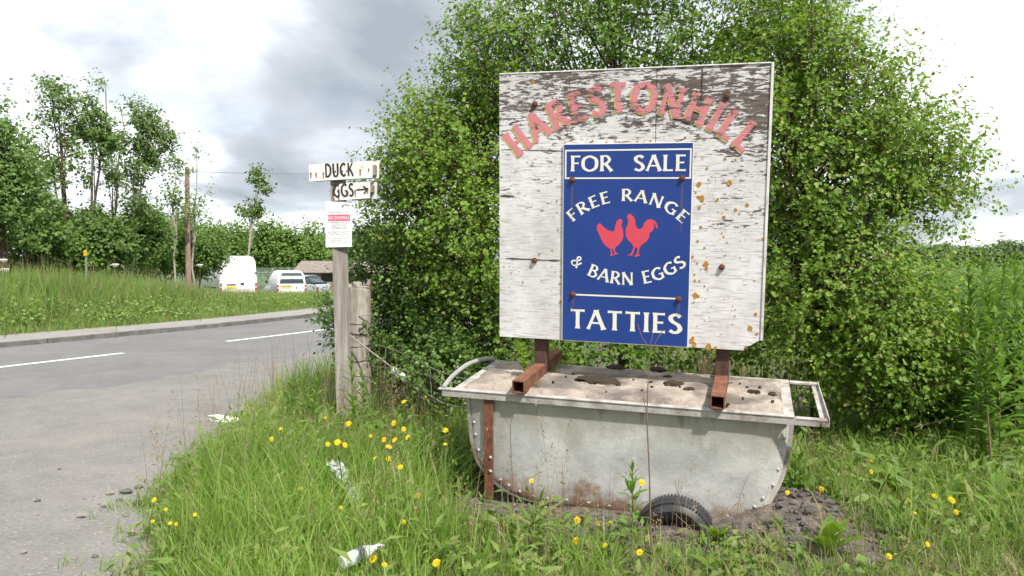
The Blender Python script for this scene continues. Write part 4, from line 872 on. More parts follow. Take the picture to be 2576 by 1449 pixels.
for i, (u, v, ru, rv) in enumerate(hz):
    far_tree('hedgerow_tree', 'rounded green hedgerow tree beyond the vans, %s from the left' % ORD[i], u, 76 + (i * 7) % 9, [(u, v + 8, ru, rv * .85), (u - ru * .4, v + 14, ru * .6, rv * .7)] + [(u + random.uniform(-.8, .8) * ru, v - rv * random.uniform(.6, 1.0), ru * random.uniform(.2, .4), rv * random.uniform(.2, .4)) for _ in range(3)], 520, .4, M_HEDGE, 60 + i, .15, -1.6, group='hedgerow beyond the vans', limbs=6, length=1.6)
for i, (u, v, ru, rv) in enumerate([(1000, 640, 90, 40), (1150, 645, 90, 40), (2300, 640, 70, 16), (2385, 638, 60, 14), (2470, 640, 60, 13), (2545, 630, 50, 22), (2620, 640, 60, 18)]):
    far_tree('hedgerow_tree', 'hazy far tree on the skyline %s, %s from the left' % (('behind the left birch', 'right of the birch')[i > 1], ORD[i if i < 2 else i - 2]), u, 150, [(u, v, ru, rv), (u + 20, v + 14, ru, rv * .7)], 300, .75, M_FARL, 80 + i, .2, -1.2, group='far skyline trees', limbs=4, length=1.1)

# ------------------------------------------------------------------ grass
def blades(P, H, Wd, lean, mat, name, seg=3, curl=.35, seed=1):
    g = np.random.default_rng(seed); n = len(P); a_ = g.uniform(0, 6.283, n); dr = np.stack([np.cos(a_), np.sin(a_), np.zeros(n)], 1); sd = np.stack([-dr[:, 1], dr[:, 0], np.zeros(n)], 1)
    tw_ = g.uniform(0, 6.283, n); sd = np.stack([np.cos(tw_), np.sin(tw_), np.zeros(n)], 1)
    cols = []
    for k in range(seg + 1):
        f = k / seg; h = H * (f - curl * lean * f ** 2.6); off = H * lean * f ** 1.8
        c = P + np.array([0, 0, 1]) * h[:, None] + dr * off[:, None]; w = Wd * (1 - f ** 1.7) * .5 + Wd * .06 * (k == seg)
        if k < seg: cols += [c + sd * w[:, None], c - sd * w[:, None]]
        else: cols.append(c)
    V = np.stack(cols, 1); nv = 2 * seg + 1; T0 = []
    for k in range(seg - 1): T0 += [(2 * k, 2 * k + 1, 2 * k + 2), (2 * k + 1, 2 * k + 3, 2 * k + 2)]
    T0.append((2 * seg - 2, 2 * seg - 1, 2 * seg))
    F = (np.array(T0)[None] + (np.arange(n) * nv)[:, None, None]).reshape(-1, 3)
    o = obj(name, mesh_np(name, V.reshape(-1, 3), F, mat)); o['kind'] = 'stuff'; return o
M_GRASS = leafmat('meadow_grass', [(0.115, 0.21, 0.035), (0.155, 0.275, 0.042), (0.2, 0.34, 0.055), (0.26, 0.37, 0.08), (0.38, 0.36, 0.17)], .4, .6, .25)
M_GRASSR = leafmat('rough_grass', [(0.11, 0.19, 0.038), (0.155, 0.255, 0.045), (0.22, 0.3, 0.065), (0.32, 0.29, 0.14), (0.39, 0.33, 0.2)], .38, .6, .25)
M_STRAW = leafmat('straw_stalk', [(.2, .17, .09), (.3, .25, .15), (.22, .14, .1), (.17, .19, .07)], .3, .7, .2)
M_VERGE = leafmat('verge_grass', [(0.13, 0.225, 0.05), (0.17, 0.275, 0.06), (0.21, 0.31, 0.075), (0.3, 0.34, 0.13)], .38, .6, .25)
Bi = BM.inverted()
def in_tub(x, y, pad=.0):
    q = np.stack([x - B0.x, y - B0.y], 1); c_, s_ = math.cos(R(16.9)), math.sin(R(16.9)); lx = q[:, 0] * c_ - q[:, 1] * s_; ly = q[:, 0] * s_ + q[:, 1] * c_
    return (np.abs(lx) < .93 + pad) & (ly > -.42 - pad) & (ly < .42 + pad)
def soil_zone(x, y):
    return 1.35 * np.exp(-((x - .85) / 1.05) ** 4 - ((y - 4.12) / .36) ** 2) + 1.2 * np.exp(-((x - .1) / .45) ** 2 - ((y - 4.45) / .4) ** 2) + np.exp(-((x - 1.7) / .5) ** 2 - ((y - 4.1) / .4) ** 2)
g = np.random.default_rng(5)
def tufts(n, x0, x1, y0, y1, per, spread, cond):
    c = np.stack([g.uniform(x0, x1, n), g.uniform(y0, y1, n)], 1); c = c[cond(c[:, 0], c[:, 1])]
    p = np.repeat(c, per, 0) + g.normal(0, spread, (len(c) * per, 2)); k = (p[:, 0] > edge_x(p[:, 1]) + .06) & ~in_tub(p[:, 0], p[:, 1]); p = p[k]
    return np.c_[p, terrain(p[:, 0], p[:, 1]) - .01]
near_left = lambda x, y: (x > edge_x(y) + .1) & (g.random(len(x)) > soil_zone(x, y) * 1.1) & (np.abs(x) < y * .72 + .3)
P = tufts(2300, -3.0, .45, 2.2, 6.4, 16, .05, near_left)
d_ = P[:, 0] - edge_x(P[:, 1]); hgt = (.16 + .26 * sm(.0, .55, d_)) * g.uniform(.4, 1.35, len(P)) * np.where(P[:, 1] < 3.4, .7, 1.) * (1 - .45 * sm(-.7, .2, P[:, 0])) * (1 - .35 * sm(4.9, 5.8, P[:, 1]))
blades(P, hgt, g.uniform(.0035, .0062, len(P)) + .007 * g.random(len(P)) ** 4, g.uniform(.1, .75, len(P)), M_GRASS, 'grass', 3, .4, 3)
P = tufts(2300, -.4, 4.2, 2.3, 6.6, 14, .05, lambda x, y: (g.random(len(x)) > soil_zone(x, y) * 1.0 + .12) & (np.abs(x) < y * .72 + .3))
blades(P, (.08 + .14 * sm(1.4, 2.8, P[:, 0]) + .03 * (P[:, 1] < 3.6)) * g.uniform(.5, 1.4, len(P)), g.uniform(.003, .007, len(P)), g.uniform(.1, .8, len(P)), M_GRASSR, 'grass', 3, .4, 4)
P = tufts(900, -3.2, 1., 6.2, 13, 14, .08, lambda x, y: x > edge_x(y) + .1)
blades(P, .36 * g.uniform(.35, 1.4, len(P)), g.uniform(.005, .011, len(P)), g.uniform(.1, .6, len(P)), M_GRASS, 'grass', 3, .4, 5)
P = tufts(1500, 1.5, 14, 6, 22, 12, .12, lambda x, y: x > 0)
blades(P, .55 * g.uniform(.5, 1.4, len(P)), g.uniform(.008, .016, len(P)), g.uniform(.1, .6, len(P)), M_GRASSR, 'grass', 3, .4, 6)
# far verge
n = 19000; s_ = g.uniform(SEG[((CL[:, 1] - 5) ** 2).argmin()], SEG[((CL[:, 1] - 33) ** 2).argmin()], n); o_ = -4.25 - 9 * g.random(n) ** 1.5
cx = np.interp(s_, SEG, CL[:, 0]) + np.interp(s_, SEG, NOR[:, 0]) * o_; cy = np.interp(s_, SEG, CL[:, 1]) + np.interp(s_, SEG, NOR[:, 1]) * o_
keep = (cx > -cy * .72 - 1); cx, cy, o_ = cx[keep], cy[keep], o_[keep]
rep = 5; cx = np.repeat(cx, rep) + g.normal(0, .12, len(cx) * rep); cy = np.repeat(cy, rep) + g.normal(0, .12, len(cy) * rep); oo = np.repeat(o_, rep)
P = np.c_[cx, cy, terrain(cx, cy) - .02]; hh_ = (.2 + .75 * sm(-4.3, -6.0, oo)) * (1 - .5 * sm(19, 26, cy)) * g.uniform(.55, 1.25, len(P))
blades(P, hh_, g.uniform(.012, .028, len(P)), g.uniform(.05, .5, len(P)), M_VERGE, 'verge_grass', 3, .35, 7)
k_ = g.random(len(P)) < .09; Q = P[k_].copy(); h2 = hh_[k_] * 1.25
blades(Q, h2, np.full(len(Q), .02), g.uniform(.05, .25, len(Q)), M_STRAW, 'verge_seed_heads', 2, .2, 8)
# ground beyond the verge
n = 9000; cx = g.uniform(-32, -4, n); cy = g.uniform(28, 60, n); P = np.c_[cx, cy, terrain(cx, cy) - .02]; P = P[offs(cx, cy) < -4.4]
blades(P, g.uniform(.2, .5, len(P)), g.uniform(.04, .08, len(P)), g.uniform(.1, .5, len(P)), M_VERGE, 'rough_pasture', 2, .3, 9)
# broad-leaved weeds low down in the far verge and in the near grass
LANCE_V = np.array([(0, 0, 0), (-.13, .4, .03), (0, 1, -.18), (.13, .4, .03), (0, .45, 0)], float)
def leaf_stuff(name, C, per, spread, size, mat, seed, lance=False):
    q = np.random.default_rng(seed); P = np.repeat(C, per, 0) + q.normal(0, 1, (len(C) * per, 3)) * np.array(spread); P[:, 2] = np.maximum(P[:, 2], np.repeat(C[:, 2], per) - .02) 
    P = P[~((P[:, 0] < edge_x(P[:, 1]) + .05) & (P[:, 0] > edge_x(P[:, 1]) - 2)) & ~in_tub(P[:, 0], P[:, 1], .02)]
    up_ = np.array([0, 0, .9 if lance else 0.])
    V, F, _ = leaf_arrays(P, np.array([0, -.2, 1.]) + q.normal(size=P.shape) * .5, q.normal(size=P.shape) + up_, size * q.uniform(.5, 1.4, len(P)), LANCE_V if lance else CARD_V, CARD_T); o = obj(name, mesh_np(name, V, F, mat)); o['kind'] = 'stuff'; return o
n = 130; s_ = g.uniform(SEG[((CL[:, 1] - 8) ** 2).argmin()], SEG[((CL[:, 1] - 26) ** 2).argmin()], n); o_ = -4.5 - 2.2 * g.random(n)
cx = np.interp(s_, SEG, CL[:, 0]) + np.interp(s_, SEG, NOR[:, 0]) * o_; cy = np.interp(s_, SEG, CL[:, 1]) + np.interp(s_, SEG, NOR[:, 1]) * o_
leaf_stuff('verge_weeds', np.c_[cx, cy, terrain(cx, cy) + .2], 70, (.35, .35, .14), .075, M_VERGE, 15)
c = np.c_[g.uniform(-2.2, 2.9, 420), g.uniform(3.0, 5.6, 420)]; c = c[(c[:, 0] > edge_x(c[:, 1]) + .2) & ~in_tub(c[:, 0], c[:, 1], .05)]
M_WEED = leafmat('low_weed', [(0.11, 0.19, 0.035), (0.15, 0.24, 0.045), (0.2, 0.29, 0.06), (0.26, 0.26, 0.1)], .35, .5, .3)
leaf_stuff('low_weeds', np.c_[c, terrain(c[:, 0], c[:, 1]) + .03], 12, (.06, .06, .03), .05, M_WEED, 16)
# thin flowering stalks of grass by the road
P = tufts(110, -2.7, -.6, 4.6, 8.2, 3, .08, lambda x, y: x > edge_x(y) + .05)
blades(P, g.uniform(.5, 1.0, len(P)), np.full(len(P), .0035), g.uniform(.05, .35, len(P)), M_STRAW, 'grass_stalks', 3, .15, 10)
P = tufts(150, -1.2, 3.0, 3.0, 4.9, 2, .08, lambda x, y: x > edge_x(y) + .05)
blades(P, g.uniform(.2, .5, len(P)), np.full(len(P), .003), g.uniform(.05, .3, len(P)), M_STRAW, 'grass_stalks', 3, .15, 11)

# ------------------------------------------------------------------ vehicles
M_WHITE = weathered('white_van_paint', [(.68, .68, .69), (.78, .78, .79)], 3, rough=.35, bmp=0, spec=.5)
M_MUD = weathered('van_grime', [(.3, .28, .26), (.5, .49, .47), (.6, .6, .59)], 6, rough=.7, bmp=0)
M_GLASS = solid('van_glass', (.03, .045, .05), .12, 0, .8)
M_TRIM = solid('black_plastic', (.03, .03, .033), .6)
M_LAMP = solid('red_lamp', (.45, .03, .05), .3)
M_LAMPW = solid('clear_lamp', (.6, .5, .5), .3)
M_NUM = weathered('yellow_plate', [(.55, .42, .03), (.62, .48, .05)], 9, rough=.5, bmp=0)
M_HUB = solid('wheel_hub', (.25, .25, .26), .5, .4)
def loft(sections, closed=True):
    """sections of (y, outline of (x, z)) -> skin with caps"""
    mb = MB(); n = len(sections[0][1]); V = [(x, y, z) for y, o in sections for x, z in o]
    F = [(i * n + q, i * n + (q + 1) % n, i * n + n + (q + 1) % n, i * n + n + q) for i in range(len(sections) - 1) for q in range(n)]
    F += [tuple(range(n - 1, -1, -1)), tuple(range((len(sections) - 1) * n, len(sections) * n))]
    return mb.add(V, F)
def van_sec(w, z0, z1, tum, r, zw):
    """half-rounded body section: width w, floor z0, roof z1, tumblehome tum above the waist zw"""
    h = w / 2; pts = [(-h * .96, z0), (h * .96, z0), (h, z0 + .1), (h, zw), (h - tum * .55, z1 - r * 1.5), (h - tum - r * .35, z1 - r * .35), (h - tum - r * 1.3, z1)]
    return pts + [(-x, z) for x, z in pts[:1:-1]]
def vehicle(name, label, loc, heading, cat='van'):
    return empty(name, loc, (0, 0, heading), label, cat)
def wheels(root, W, ys, r):
    for y in ys:
        for sx in (-1, 1):
            k = MB(); k.lathe([(r * .6, -.1), (r * .95, -.1), (r, -.06), (r, .06), (r * .95, .1), (r * .6, .1)], 20, 'x', (sx * (W / 2 - .12), y, r)); o = k.build('wheel', M_TYRE, root, True)
            k = MB(); k.lathe([(r * .62, sx * .085), (r * .5, sx * .07), (.001, sx * .095)], 16, 'x', (sx * (W / 2 - .12), y, r)); k.build('hub', M_HUB, o, True)
# large panel van seen from behind (local -y is the tail)
W = 1.98; vb = at(600, 700, 42); va = vehicle('panel_van', 'large high roofed white panel van parked with its rear doors to the road', (vb.x, 42, float(terrain(vb.x, 42))), R(34))
S = van_sec
secs = [(0, S(W * .95, .38, 2.36, .13, .16, 1.25)), (.05, S(W * .985, .34, 2.42, .13, .17, 1.25)), (.3, S(W, .32, 2.45, .12, .18, 1.25)), (3.4, S(W, .32, 2.47, .12, .18, 1.25)), (3.9, S(W * .99, .32, 2.40, .16, .2, 1.2)), (4.55, S(W * .97, .32, 1.55, .2, .15, 1.15)), (5.2, S(W * .95, .34, 1.15, .15, .15, 1.0)), (5.45, S(W * .86, .4, .95, .12, .12, .85))]
loft(secs).build('body', M_WHITE, va, True)
for sx in (-1, 1):
    k = MB(); k.box(min(sx * .012, sx * .86), max(sx * .012, sx * .86), -.022, -.006, .5, 2.2, .006); o = k.build('rear_door', M_WHITE, va)
    k = MB(); k.box(sx * .9 - .06, sx * .9 + .06, -.035, -.006, 1.5, 1.58, .006); k.build('hinge', M_TRIM, o)
    k = MB(); k.box(sx * .9 - .05, sx * .9 + .05, -.05, .12, .62, 1.0, .012); lo = k.build('tail_lamp', M_LAMP, va)
    k = MB(); k.box(sx * .9 - .045, sx * .9 + .045, -.055, -.051, .76, .86); k.build('lens', M_LAMPW, lo)
    k = MB(); k.box(sx * (W / 2 + .02) - .012, sx * (W / 2 + .02) + .012, .6, 3.3, .72, .8); k.build('side_rub_strip', M_TRIM, va)
    k = MB(); k.box(sx * 1.12 - .12, sx * 1.12 + .12, 4.1, 4.18, 1.3, 1.62, .02); k.build('mirror', M_TRIM, va)
    k = MB(); k.hexa([(sx * .985, 3.95, 1.3), (sx * .99, 3.95, 1.3), (sx * .985, 4.6, 1.28), (sx * .98, 4.6, 1.28), (sx * .92, 3.8, 1.95), (sx * .925, 3.8, 1.95), (sx * .93, 4.2, 1.85), (sx * .925, 4.2, 1.85)]); k.build('side_window', M_GLASS, va)
k = MB(); k.hexa([(-.8, 4.0, 2.2), (.8, 4.0, 2.2), (.86, 4.62, 1.5), (-.86, 4.62, 1.5), (-.8, 4.03, 2.24), (.8, 4.03, 2.24), (.86, 4.66, 1.53), (-.86, 4.66, 1.53)]); k.build('windscreen', M_GLASS, va)
k = MB(); k.box(-.62, -.14, -.045, -.024, .9, .96, .004); k.build('door_grip', M_TRIM, va)
k = MB(); k.box(.1, .28, -.04, -.024, .9, 1.02, .004); k.build('door_handle', M_TRIM, va)
k = MB(); k.box(-.62, -.1, -.04, -.026, .72, .85); k.build('number_plate', M_NUM, va)
k = MB(); k.box(-.93, .93, -.12, .05, .3, .47, .03); k.build('bumper', M_TRIM, va)
k = MB(); k.box(-.8, .8, -.0275, -.0225, .52, .72); k.build('grime', M_MUD, va)
for y in (.8, 2.0): 
    k = MB(); k.box(-W / 2 - .012, -W / 2 + .02, y, y + .95, 1.45, 1.95, .01); k.build('side_panel', weathered('grey_side', [(.5, .5, .52), (.6, .6, .62)], 4, rough=.4, bmp=0), va)
wheels(va, W, (1.0, 4.55), .34)
# small van
W = 1.79; vb = at(734, 700, 49); vc = vehicle('small_van', 'small white van with a rear window, parked right of the large van', (vb.x, 49, float(terrain(vb.x, 49))), R(27))
secs = [(0, S(W * .94, .36, 1.45, .12, .1, .95)), (.04, S(W * .97, .3, 1.72, .16, .14, .95)), (.2, S(W, .27, 1.82, .19, .17, .95)), (2.3, S(W, .27, 1.83, .19, .17, .95)), (2.9, S(W, .27, 1.74, .2, .18, .95)), (3.45, S(W, .28, 1.15, .2, .14, .92)), (4.2, S(W * .96, .3, .98, .12, .12, .8)), (4.4, S(W * .86, .36, .8, .1, .1, .7))]
loft(secs).build('body', M_WHITE, vc, True)
k = MB(); k.box(-.84, .84, -.03, -.004, .5, .96, .01); k.box(-.8, .8, -.028, -.004, .965, 1.02, .01); k.build('tailgate', M_WHITE, vc)
k = MB(); k.hexa([(-.74, -.012, 1.03), (.74, -.012, 1.03), (.74, .03, 1.03), (-.74, .03, 1.03), (-.62, .012, 1.6), (.62, .012, 1.6), (.62, .06, 1.6), (-.62, .06, 1.6)]); o = k.build('rear_window', M_GLASS, vc)
k = MB(); k.box(-.012, .012, -.014, .03, 1.04, 1.5); k.build('wiper', M_TRIM, o)
k = MB(); k.box(-.6, .6, -.06, .1, 1.68, 1.74, .015); k.build('spoiler', M_WHITE, vc)
for sx in (-1, 1):
    k = MB(); k.box(sx * .83 - .06, sx * .83 + .06, -.05, .1, .58, .95, .015); lo = k.build('tail_lamp', M_LAMP, vc)
    k = MB(); k.box(sx * .83 - .055, sx * .83 + .055, -.054, -.051, .72, .82); k.build('lens', M_LAMPW, lo)
    k = MB(); k.box(sx * 1.0 - .09, sx * 1.0 + .09, 2.9, 2.97, 1.02, 1.2, .02); k.build('mirror', M_TRIM, vc)
k = MB(); k.box(-.72, .02, -.042, -.031, .86, .91, .004); k.build('door_grip', M_TRIM, vc)
k = MB(); k.box(-.6, -.05, -.04, -.0305, .73, .84); k.build('number_plate', M_NUM, vc)
k = MB(); k.lathe([(.06, -.031), (.055, -.038), (.001, -.04)], 14, 'y', (.28, 0, .76)); k.build('badge', solid('badge_grey', (.2, .2, .22), .3, .6), vc)
k = MB(); k.box(-.87, .87, -.1, .05, .26, .5, .03); k.build('bumper', M_WHITE, vc)
k = MB(); k.box(-.85, .85, -.11, -.101, .24, .36); k.build('bumper_trim', M_TRIM, vc)
wheels(vc, W, (.85, 3.55), .31)
# two parked cars and an open shed beyond
def small_car(name, label, u, Y, head, col):
    p = at(u, 700, Y); ro = vehicle(name, label, (p.x, Y, float(terrain(p.x, Y))), head, 'car')
    paint = weathered(name + '_paint_%d' % u, [col, [q * 1.15 for q in col]], 3, rough=.3, bmp=0)
    W = 1.72
    loft([(0, S(W * .9, .4, .8, .05, .1, .6)), (.1, S(W, .3, .95, .06, .1, .6)), (1.0, S(W, .25, .98, .06, .1, .6)), (3.0, S(W, .25, .96, .06, .1, .6)), (3.9, S(W * .96, .28, .8, .06, .1, .55)), (4.05, S(W * .85, .35, .65, .05, .08, .5))]).build('body', paint, ro, True)
    loft([(.25, S(W * .84, .95, 1.0, .1, .02, .97)), (.75, S(W * .86, .95, 1.4, .2, .1, 1.0)), (1.9, S(W * .86, .95, 1.45, .2, .1, 1.0)), (2.9, S(W * .86, .94, 1.0, .1, .02, .97))]).build('window_band', M_GLASS, ro, True)
    loft([(.78, S(W * .66, 1.39, 1.44, .05, .02, 1.41)), (1.3, S(W * .68, 1.42, 1.475, .05, .02, 1.44)), (1.95, S(W * .66, 1.42, 1.47, .05, .02, 1.44))]).build('roof', paint, ro, True)
    wheels(ro, W, (.75, 3.2), .3)
    for sx in (-1, 1): k = MB(); k.box(sx * .7 - .1, sx * .7 + .1, -.02, .04, .62, .78, .01); k.build('tail_lamp', M_LAMP, ro)
    return ro
small_car('parked_car', 'pale grey parked car with a dark windscreen, just left of the sign post', 815, 50, R(70), (.3, .33, .36))
small_car('parked_car', 'dark blue green car half hidden behind the small white van', 781, 54, R(24), (.05, .1, .12))
sp_ = at(835, 700, 61); zg_ = float(terrain(sp_.x, 61))
shed = empty('open_shed', (sp_.x, 61, zg_), (0, 0, R(4)), 'low open fronted shed with a brown sheet roof beyond the parked cars', 'shed')
M_ROOF = weathered('brown_roof', [(.13, .10, .085), (.2, .165, .14), (.27, .225, .195)], 4, rough=.9, bmp=.3)
for i in range(10):
    x = -2.6 + i * .78; k = MB(); k.hexa([(x, -2.2, 1.62), (x + .772, -2.2, 1.62), (x + .772, 1.6, 2.5), (x, 1.6, 2.5), (x, -2.2, 1.67), (x + .772, -2.2, 1.67), (x + .772, 1.6, 2.55), (x, 1.6, 2.55)]); k.build('roof_sheet', M_ROOF, shed)
k = MB(); k.box(-2.55, 5.1, 1.4, 1.5, 0, 2.45); k.build('back_wall', M_WOOD, shed)
for x in (-2.4, -.6, 1.4, 3.3, 5.0): k = MB(); k.box(x - .08, x + .08, -2.0, -1.86, -.2, 1.66); k.build('shed_post', weathered('brown_timber', [(.16, .09, .05), (.26, .16, .09)], 6, rough=.9), shed)
k = MB(); k.box(-2.5, 5.1, -1.84, -1.78, .05, .95); k.build('front_boarding', M_WOOD2, shed)

# ------------------------------------------------------------------ palisade fence
M_PAL = weathered('green_palisade', [(.16, .22, .17), (.24, .3, .24), (.32, .37, .31)], 5, rough=.6, metal=.2, bmp=0)
fa, fb = at(335, 690, 41), at(770, 690, 63)
pf = empty('palisade_fence', (fa.x, fa.y, 0), label='green steel palisade fence with pointed pales behind the vans', cat='fence')
dv = Vector((fb.x - fa.x, fb.y - fa.y, 0)); Lf = dv.length; ang = math.atan2(dv.y, dv.x); pf.rotation_euler = (0, 0, ang)
k = MB(); k.add([(-.035, 0, 0), (0, -.02, 0), (.035, 0, 0), (-.035, 0, 1.9), (0, -.02, 1.9), (.035, 0, 1.9), (-.03, 0, 2.0), (-.005, -.02, 2.12), (.03, 0, 2.0)], [(0, 1, 4, 3), (1, 2, 5, 4), (3, 4, 7, 6), (4, 5, 8, 7), (0, 3, 5, 2), (3, 6, 8, 5), (6, 7, 8)]); pm = k.mesh('pale', M_PAL)
for i in range(int(Lf / .18)):
    s = i * .18; y = fa.y + dv.y * s / Lf; xg_ = fa.x + dv.x * s / Lf; o = obj('pale', pm, pf); o.location = (s, 0, float(terrain(xg_, y)) - .05)
for i in range(int(Lf / 2.75) + 1):
    s = i * 2.75; y = fa.y + dv.y * s / Lf; xg_ = fa.x + dv.x * s / Lf; z = float(terrain(xg_, y))
    k = MB(); k.box(s - .05, s + .05, .06, .16, z - .3, z + 2.0); k.build('fence_post', M_PAL, pf)
    s2_ = min(s + 2.75, Lf); z2_ = float(terrain(fa.x + dv.x * s2_ / Lf, fa.y + dv.y * s2_ / Lf))
    for h in (.35, 1.65): k = MB(); k.hexa([(s, .01, z + h), (s2_, .01, z2_ + h), (s2_, .06, z2_ + h), (s, .06, z + h), (s, .01, z + h + .06), (s2_, .01, z2_ + h + .06), (s2_, .06, z2_ + h + .06), (s, .06, z + h + .06)]); k.build('rail', M_PAL, pf)

# ------------------------------------------------------------------ utility pole and its line
UY = 35; ub = at(474, 700, UY); ut = at(470.5, 420, UY)
pole = empty('utility_pole', (ub.x, UY, float(terrain(ub.x, UY))), label='plain brown wooden utility pole rising from the far verge', cat='pole')
hz_ = ut.z - pole.location.z
k = MB(); k.tube([(0, 0, -.3), (-.01, 0, hz_ * .5), (ut.x - ub.x, 0, hz_)], [.125, .11, .09], 12); k.build('shaft', weathered('creosoted_pole', [(.16, .1, .075), (.26, .175, .14), (.33, .235, .19)], 4, (6, 6, .6), rough=.9, bmp=.4), pole, True)
k = MB(); k.tube([(.0, -.1, hz_ - .25), (.09, -.12, hz_ - .25), (.09, -.12, hz_ - .12)], .02, 6); k.build('wire_bracket', M_TRIM, pole)
wa = Vector((ut.x, UY, ut.z - .2)); wb = at(1500, 395, 44)
line = empty('overhead_line', tuple(wa), label='thin dark overhead wire from the utility pole towards the birches', cat='wire')
k = MB(); k.tube([(wb - wa) * f - Vector((0, 0, 1.2 * 4 * f * (1 - f) * .35)) for f in np.linspace(0, 1, 15)], .007, 4, False); k.build('cable', M_TRIM, line)
mp0 = at(217, 690, 23); mk = empty('marker_post', (mp0.x, 23, float(terrain(mp0.x, 23))), label='small yellow marker plate on a thin post in the far verge', cat='marker')
zt_ = at(217, 628, 23).z - mk.location.z
k = MB(); k.box(-.02, .02, -.02, .02, -.2, zt_, .006); k.build('post', M_PAL, mk)
k = MB(); k.box(-.05, .05, -.045, -.032, zt_ - .19, zt_ - .02, .006); k.build('plate', solid('marker_yellow', (.62, .38, .02), .5), mk)

# ------------------------------------------------------------------ wild flowers
M_PETAL = leafmat('yellow_petal', [(0.72, 0.5, 0.01), (0.8, 0.6, 0.015), (0.84, 0.66, 0.03)], .25, .6, .2)
M_STEM = leafmat('green_stem', [(.1, .14, .04), (.15, .17, .06)], .1, .6, .2)
k = MB(); gr = random.Random(2)
for ring, (n_, r0, r1, zz_) in enumerate(((17, .003, .0205, .002), (12, .002, .014, .004), (8, .001, .008, .006))):
    for i in range(n_):
        a_ = 2 * math.pi * (i + ring * .4) / n_ + gr.uniform(-.1, .1); r_ = r1 * gr.uniform(.88, 1.08); w_ = r1 * .17; c_, s_ = math.cos(a_), math.sin(a_)
        k.add([(r0 * c_, r0 * s_, zz_), (r_ * .6 * c_ - w_ * s_, r_ * .6 * s_ + w_ * c_, zz_ + .003), (r_ * c_, r_ * s_, zz_ + gr.uniform(-.001, .003)), (r_ * .6 * c_ + w_ * s_, r_ * .6 * s_ - w_ * c_, zz_ + .003)], [(0, 3, 2, 1)])
head_me = k.mesh('flower_head', M_PETAL)
k = MB(); k.lathe([(.001, -.014), (.006, -.012), (.008, -.004), (.006, .002), (.001, .003)], 8); cup_me = k.mesh('calyx', M_STEM, True)
k = MB(); k.lathe([(.001, -.012), (.005, -.008), (.006, 0), (.004, .008), (.002, .012), (.0005, .013)], 7); bud_me = k.mesh('bud', M_STEM, True)
def zl(u, v): return 314.5 + u * .349, 943.4 + v * .349
def zr(u, v): return 1824 + .3924 * u, 880.5 + .3924 * v
def zf(u, v): return 1069 + u * .2929, 1226.4 + v * .2929
FL = {}
FL['in the long grass left of the trough'] = [(zl(*q), .45) for q in [(1122, 390), (1057, 463), (1445, 308), (1612, 352), (1770, 440), (1463, 500), (1532, 487), (1583, 505), (1868, 467), (1945, 470), (1900, 520), (2008, 390), (2040, 450), (2012, 195), (2170, 157), (2330, 175), (2310, 400), (2308, 500), (1803, 600), (1900, 605), (1985, 665), (1938, 348)]]
FL['in the low grass at the bottom left'] = [(zl(*q), .26) for q in [(1550, 662), (1555, 958), (1262, 820), (2108, 872), (2010, 1060), (507, 1007), (212, 900), (325, 1070), (1790, 1328), (1870, 1368), (2245, 1356), (200, 1055), (295, 970), (370, 1075)]]
FL['on the bare soil in front of the trough'] = [(zf(*q), .15) for q in [(1310, 282), (1300, 460), (1845, 560), (1595, 305), (1490, 305), (1545, 500), (765, 238), (685, 315)]] + [((1614, 1214), .32), ((1337, 1210), .3)]
FL['in the rough grass right of the trough'] = [(zr(*q), .2) for q in [(400, 950), (815, 960), (895, 932), (935, 780), (990, 770), (940, 712), (615, 905), (1175, 965), (1340, 937), (1450, 963), (1480, 1040), (1215, 1045), (1295, 1245), (1050, 1322)]]
fk = 0
for zone, lst in FL.items():
    for i, ((u, v), h) in enumerate(sorted(lst)):
        h = h * random.uniform(.85, 1.15); p = at_z(u, v, h)
        if bool(in_tub(np.array([p.x]), np.array([p.y]), .02)[0]): p = at_z(u, v, h + .12) if p.y > 4.4 else p
        zg_ = float(terrain(p.x, p.y)); bx, by = random.uniform(-.06, .06), random.uniform(-.03, .05)
        ro = empty('hawkweed', (p.x + bx, p.y + by, zg_), label='yellow hawkweed %s, %s from the left' % (zone, ORD[i]), cat='flower', group='yellow hawkweed flowers')
        hh_ = max(p.z - zg_, .05); small = v > 1260 and u < 470
        k = MB(); k.tube([(0, 0, -.02), (-bx * .3, -by * .3, hh_ * .5), (-bx, -by, hh_ - .01)], [.0028, .0022, .002], 5); k.build('stem', M_STEM, ro)
        sc = (.5 if small else random.uniform(.5, 1.05)) * (.75 if v < 1010 else 1)
        o = obj('flower_head', head_me, ro); o.location = (-bx, -by, hh_); o.scale = (sc,) * 3; o.rotation_euler = (R(random.uniform(25, 70)), R(random.uniform(-30, 30)), random.uniform(-.5, .5))
        c_ = obj('calyx', cup_me, o)
        if fk % 2 == 0 and hh_ > .2:
            k = MB(); q = (-bx * .4 + random.uniform(-.05, .05), -by * .4, hh_ * .86); k.tube([(-bx * .3, -by * .3, hh_ * .5), q], .0015, 4); st_ = k.build('side_stem', M_STEM, ro); o = obj('bud', bud_me, st_); o.location = q
        fk += 1

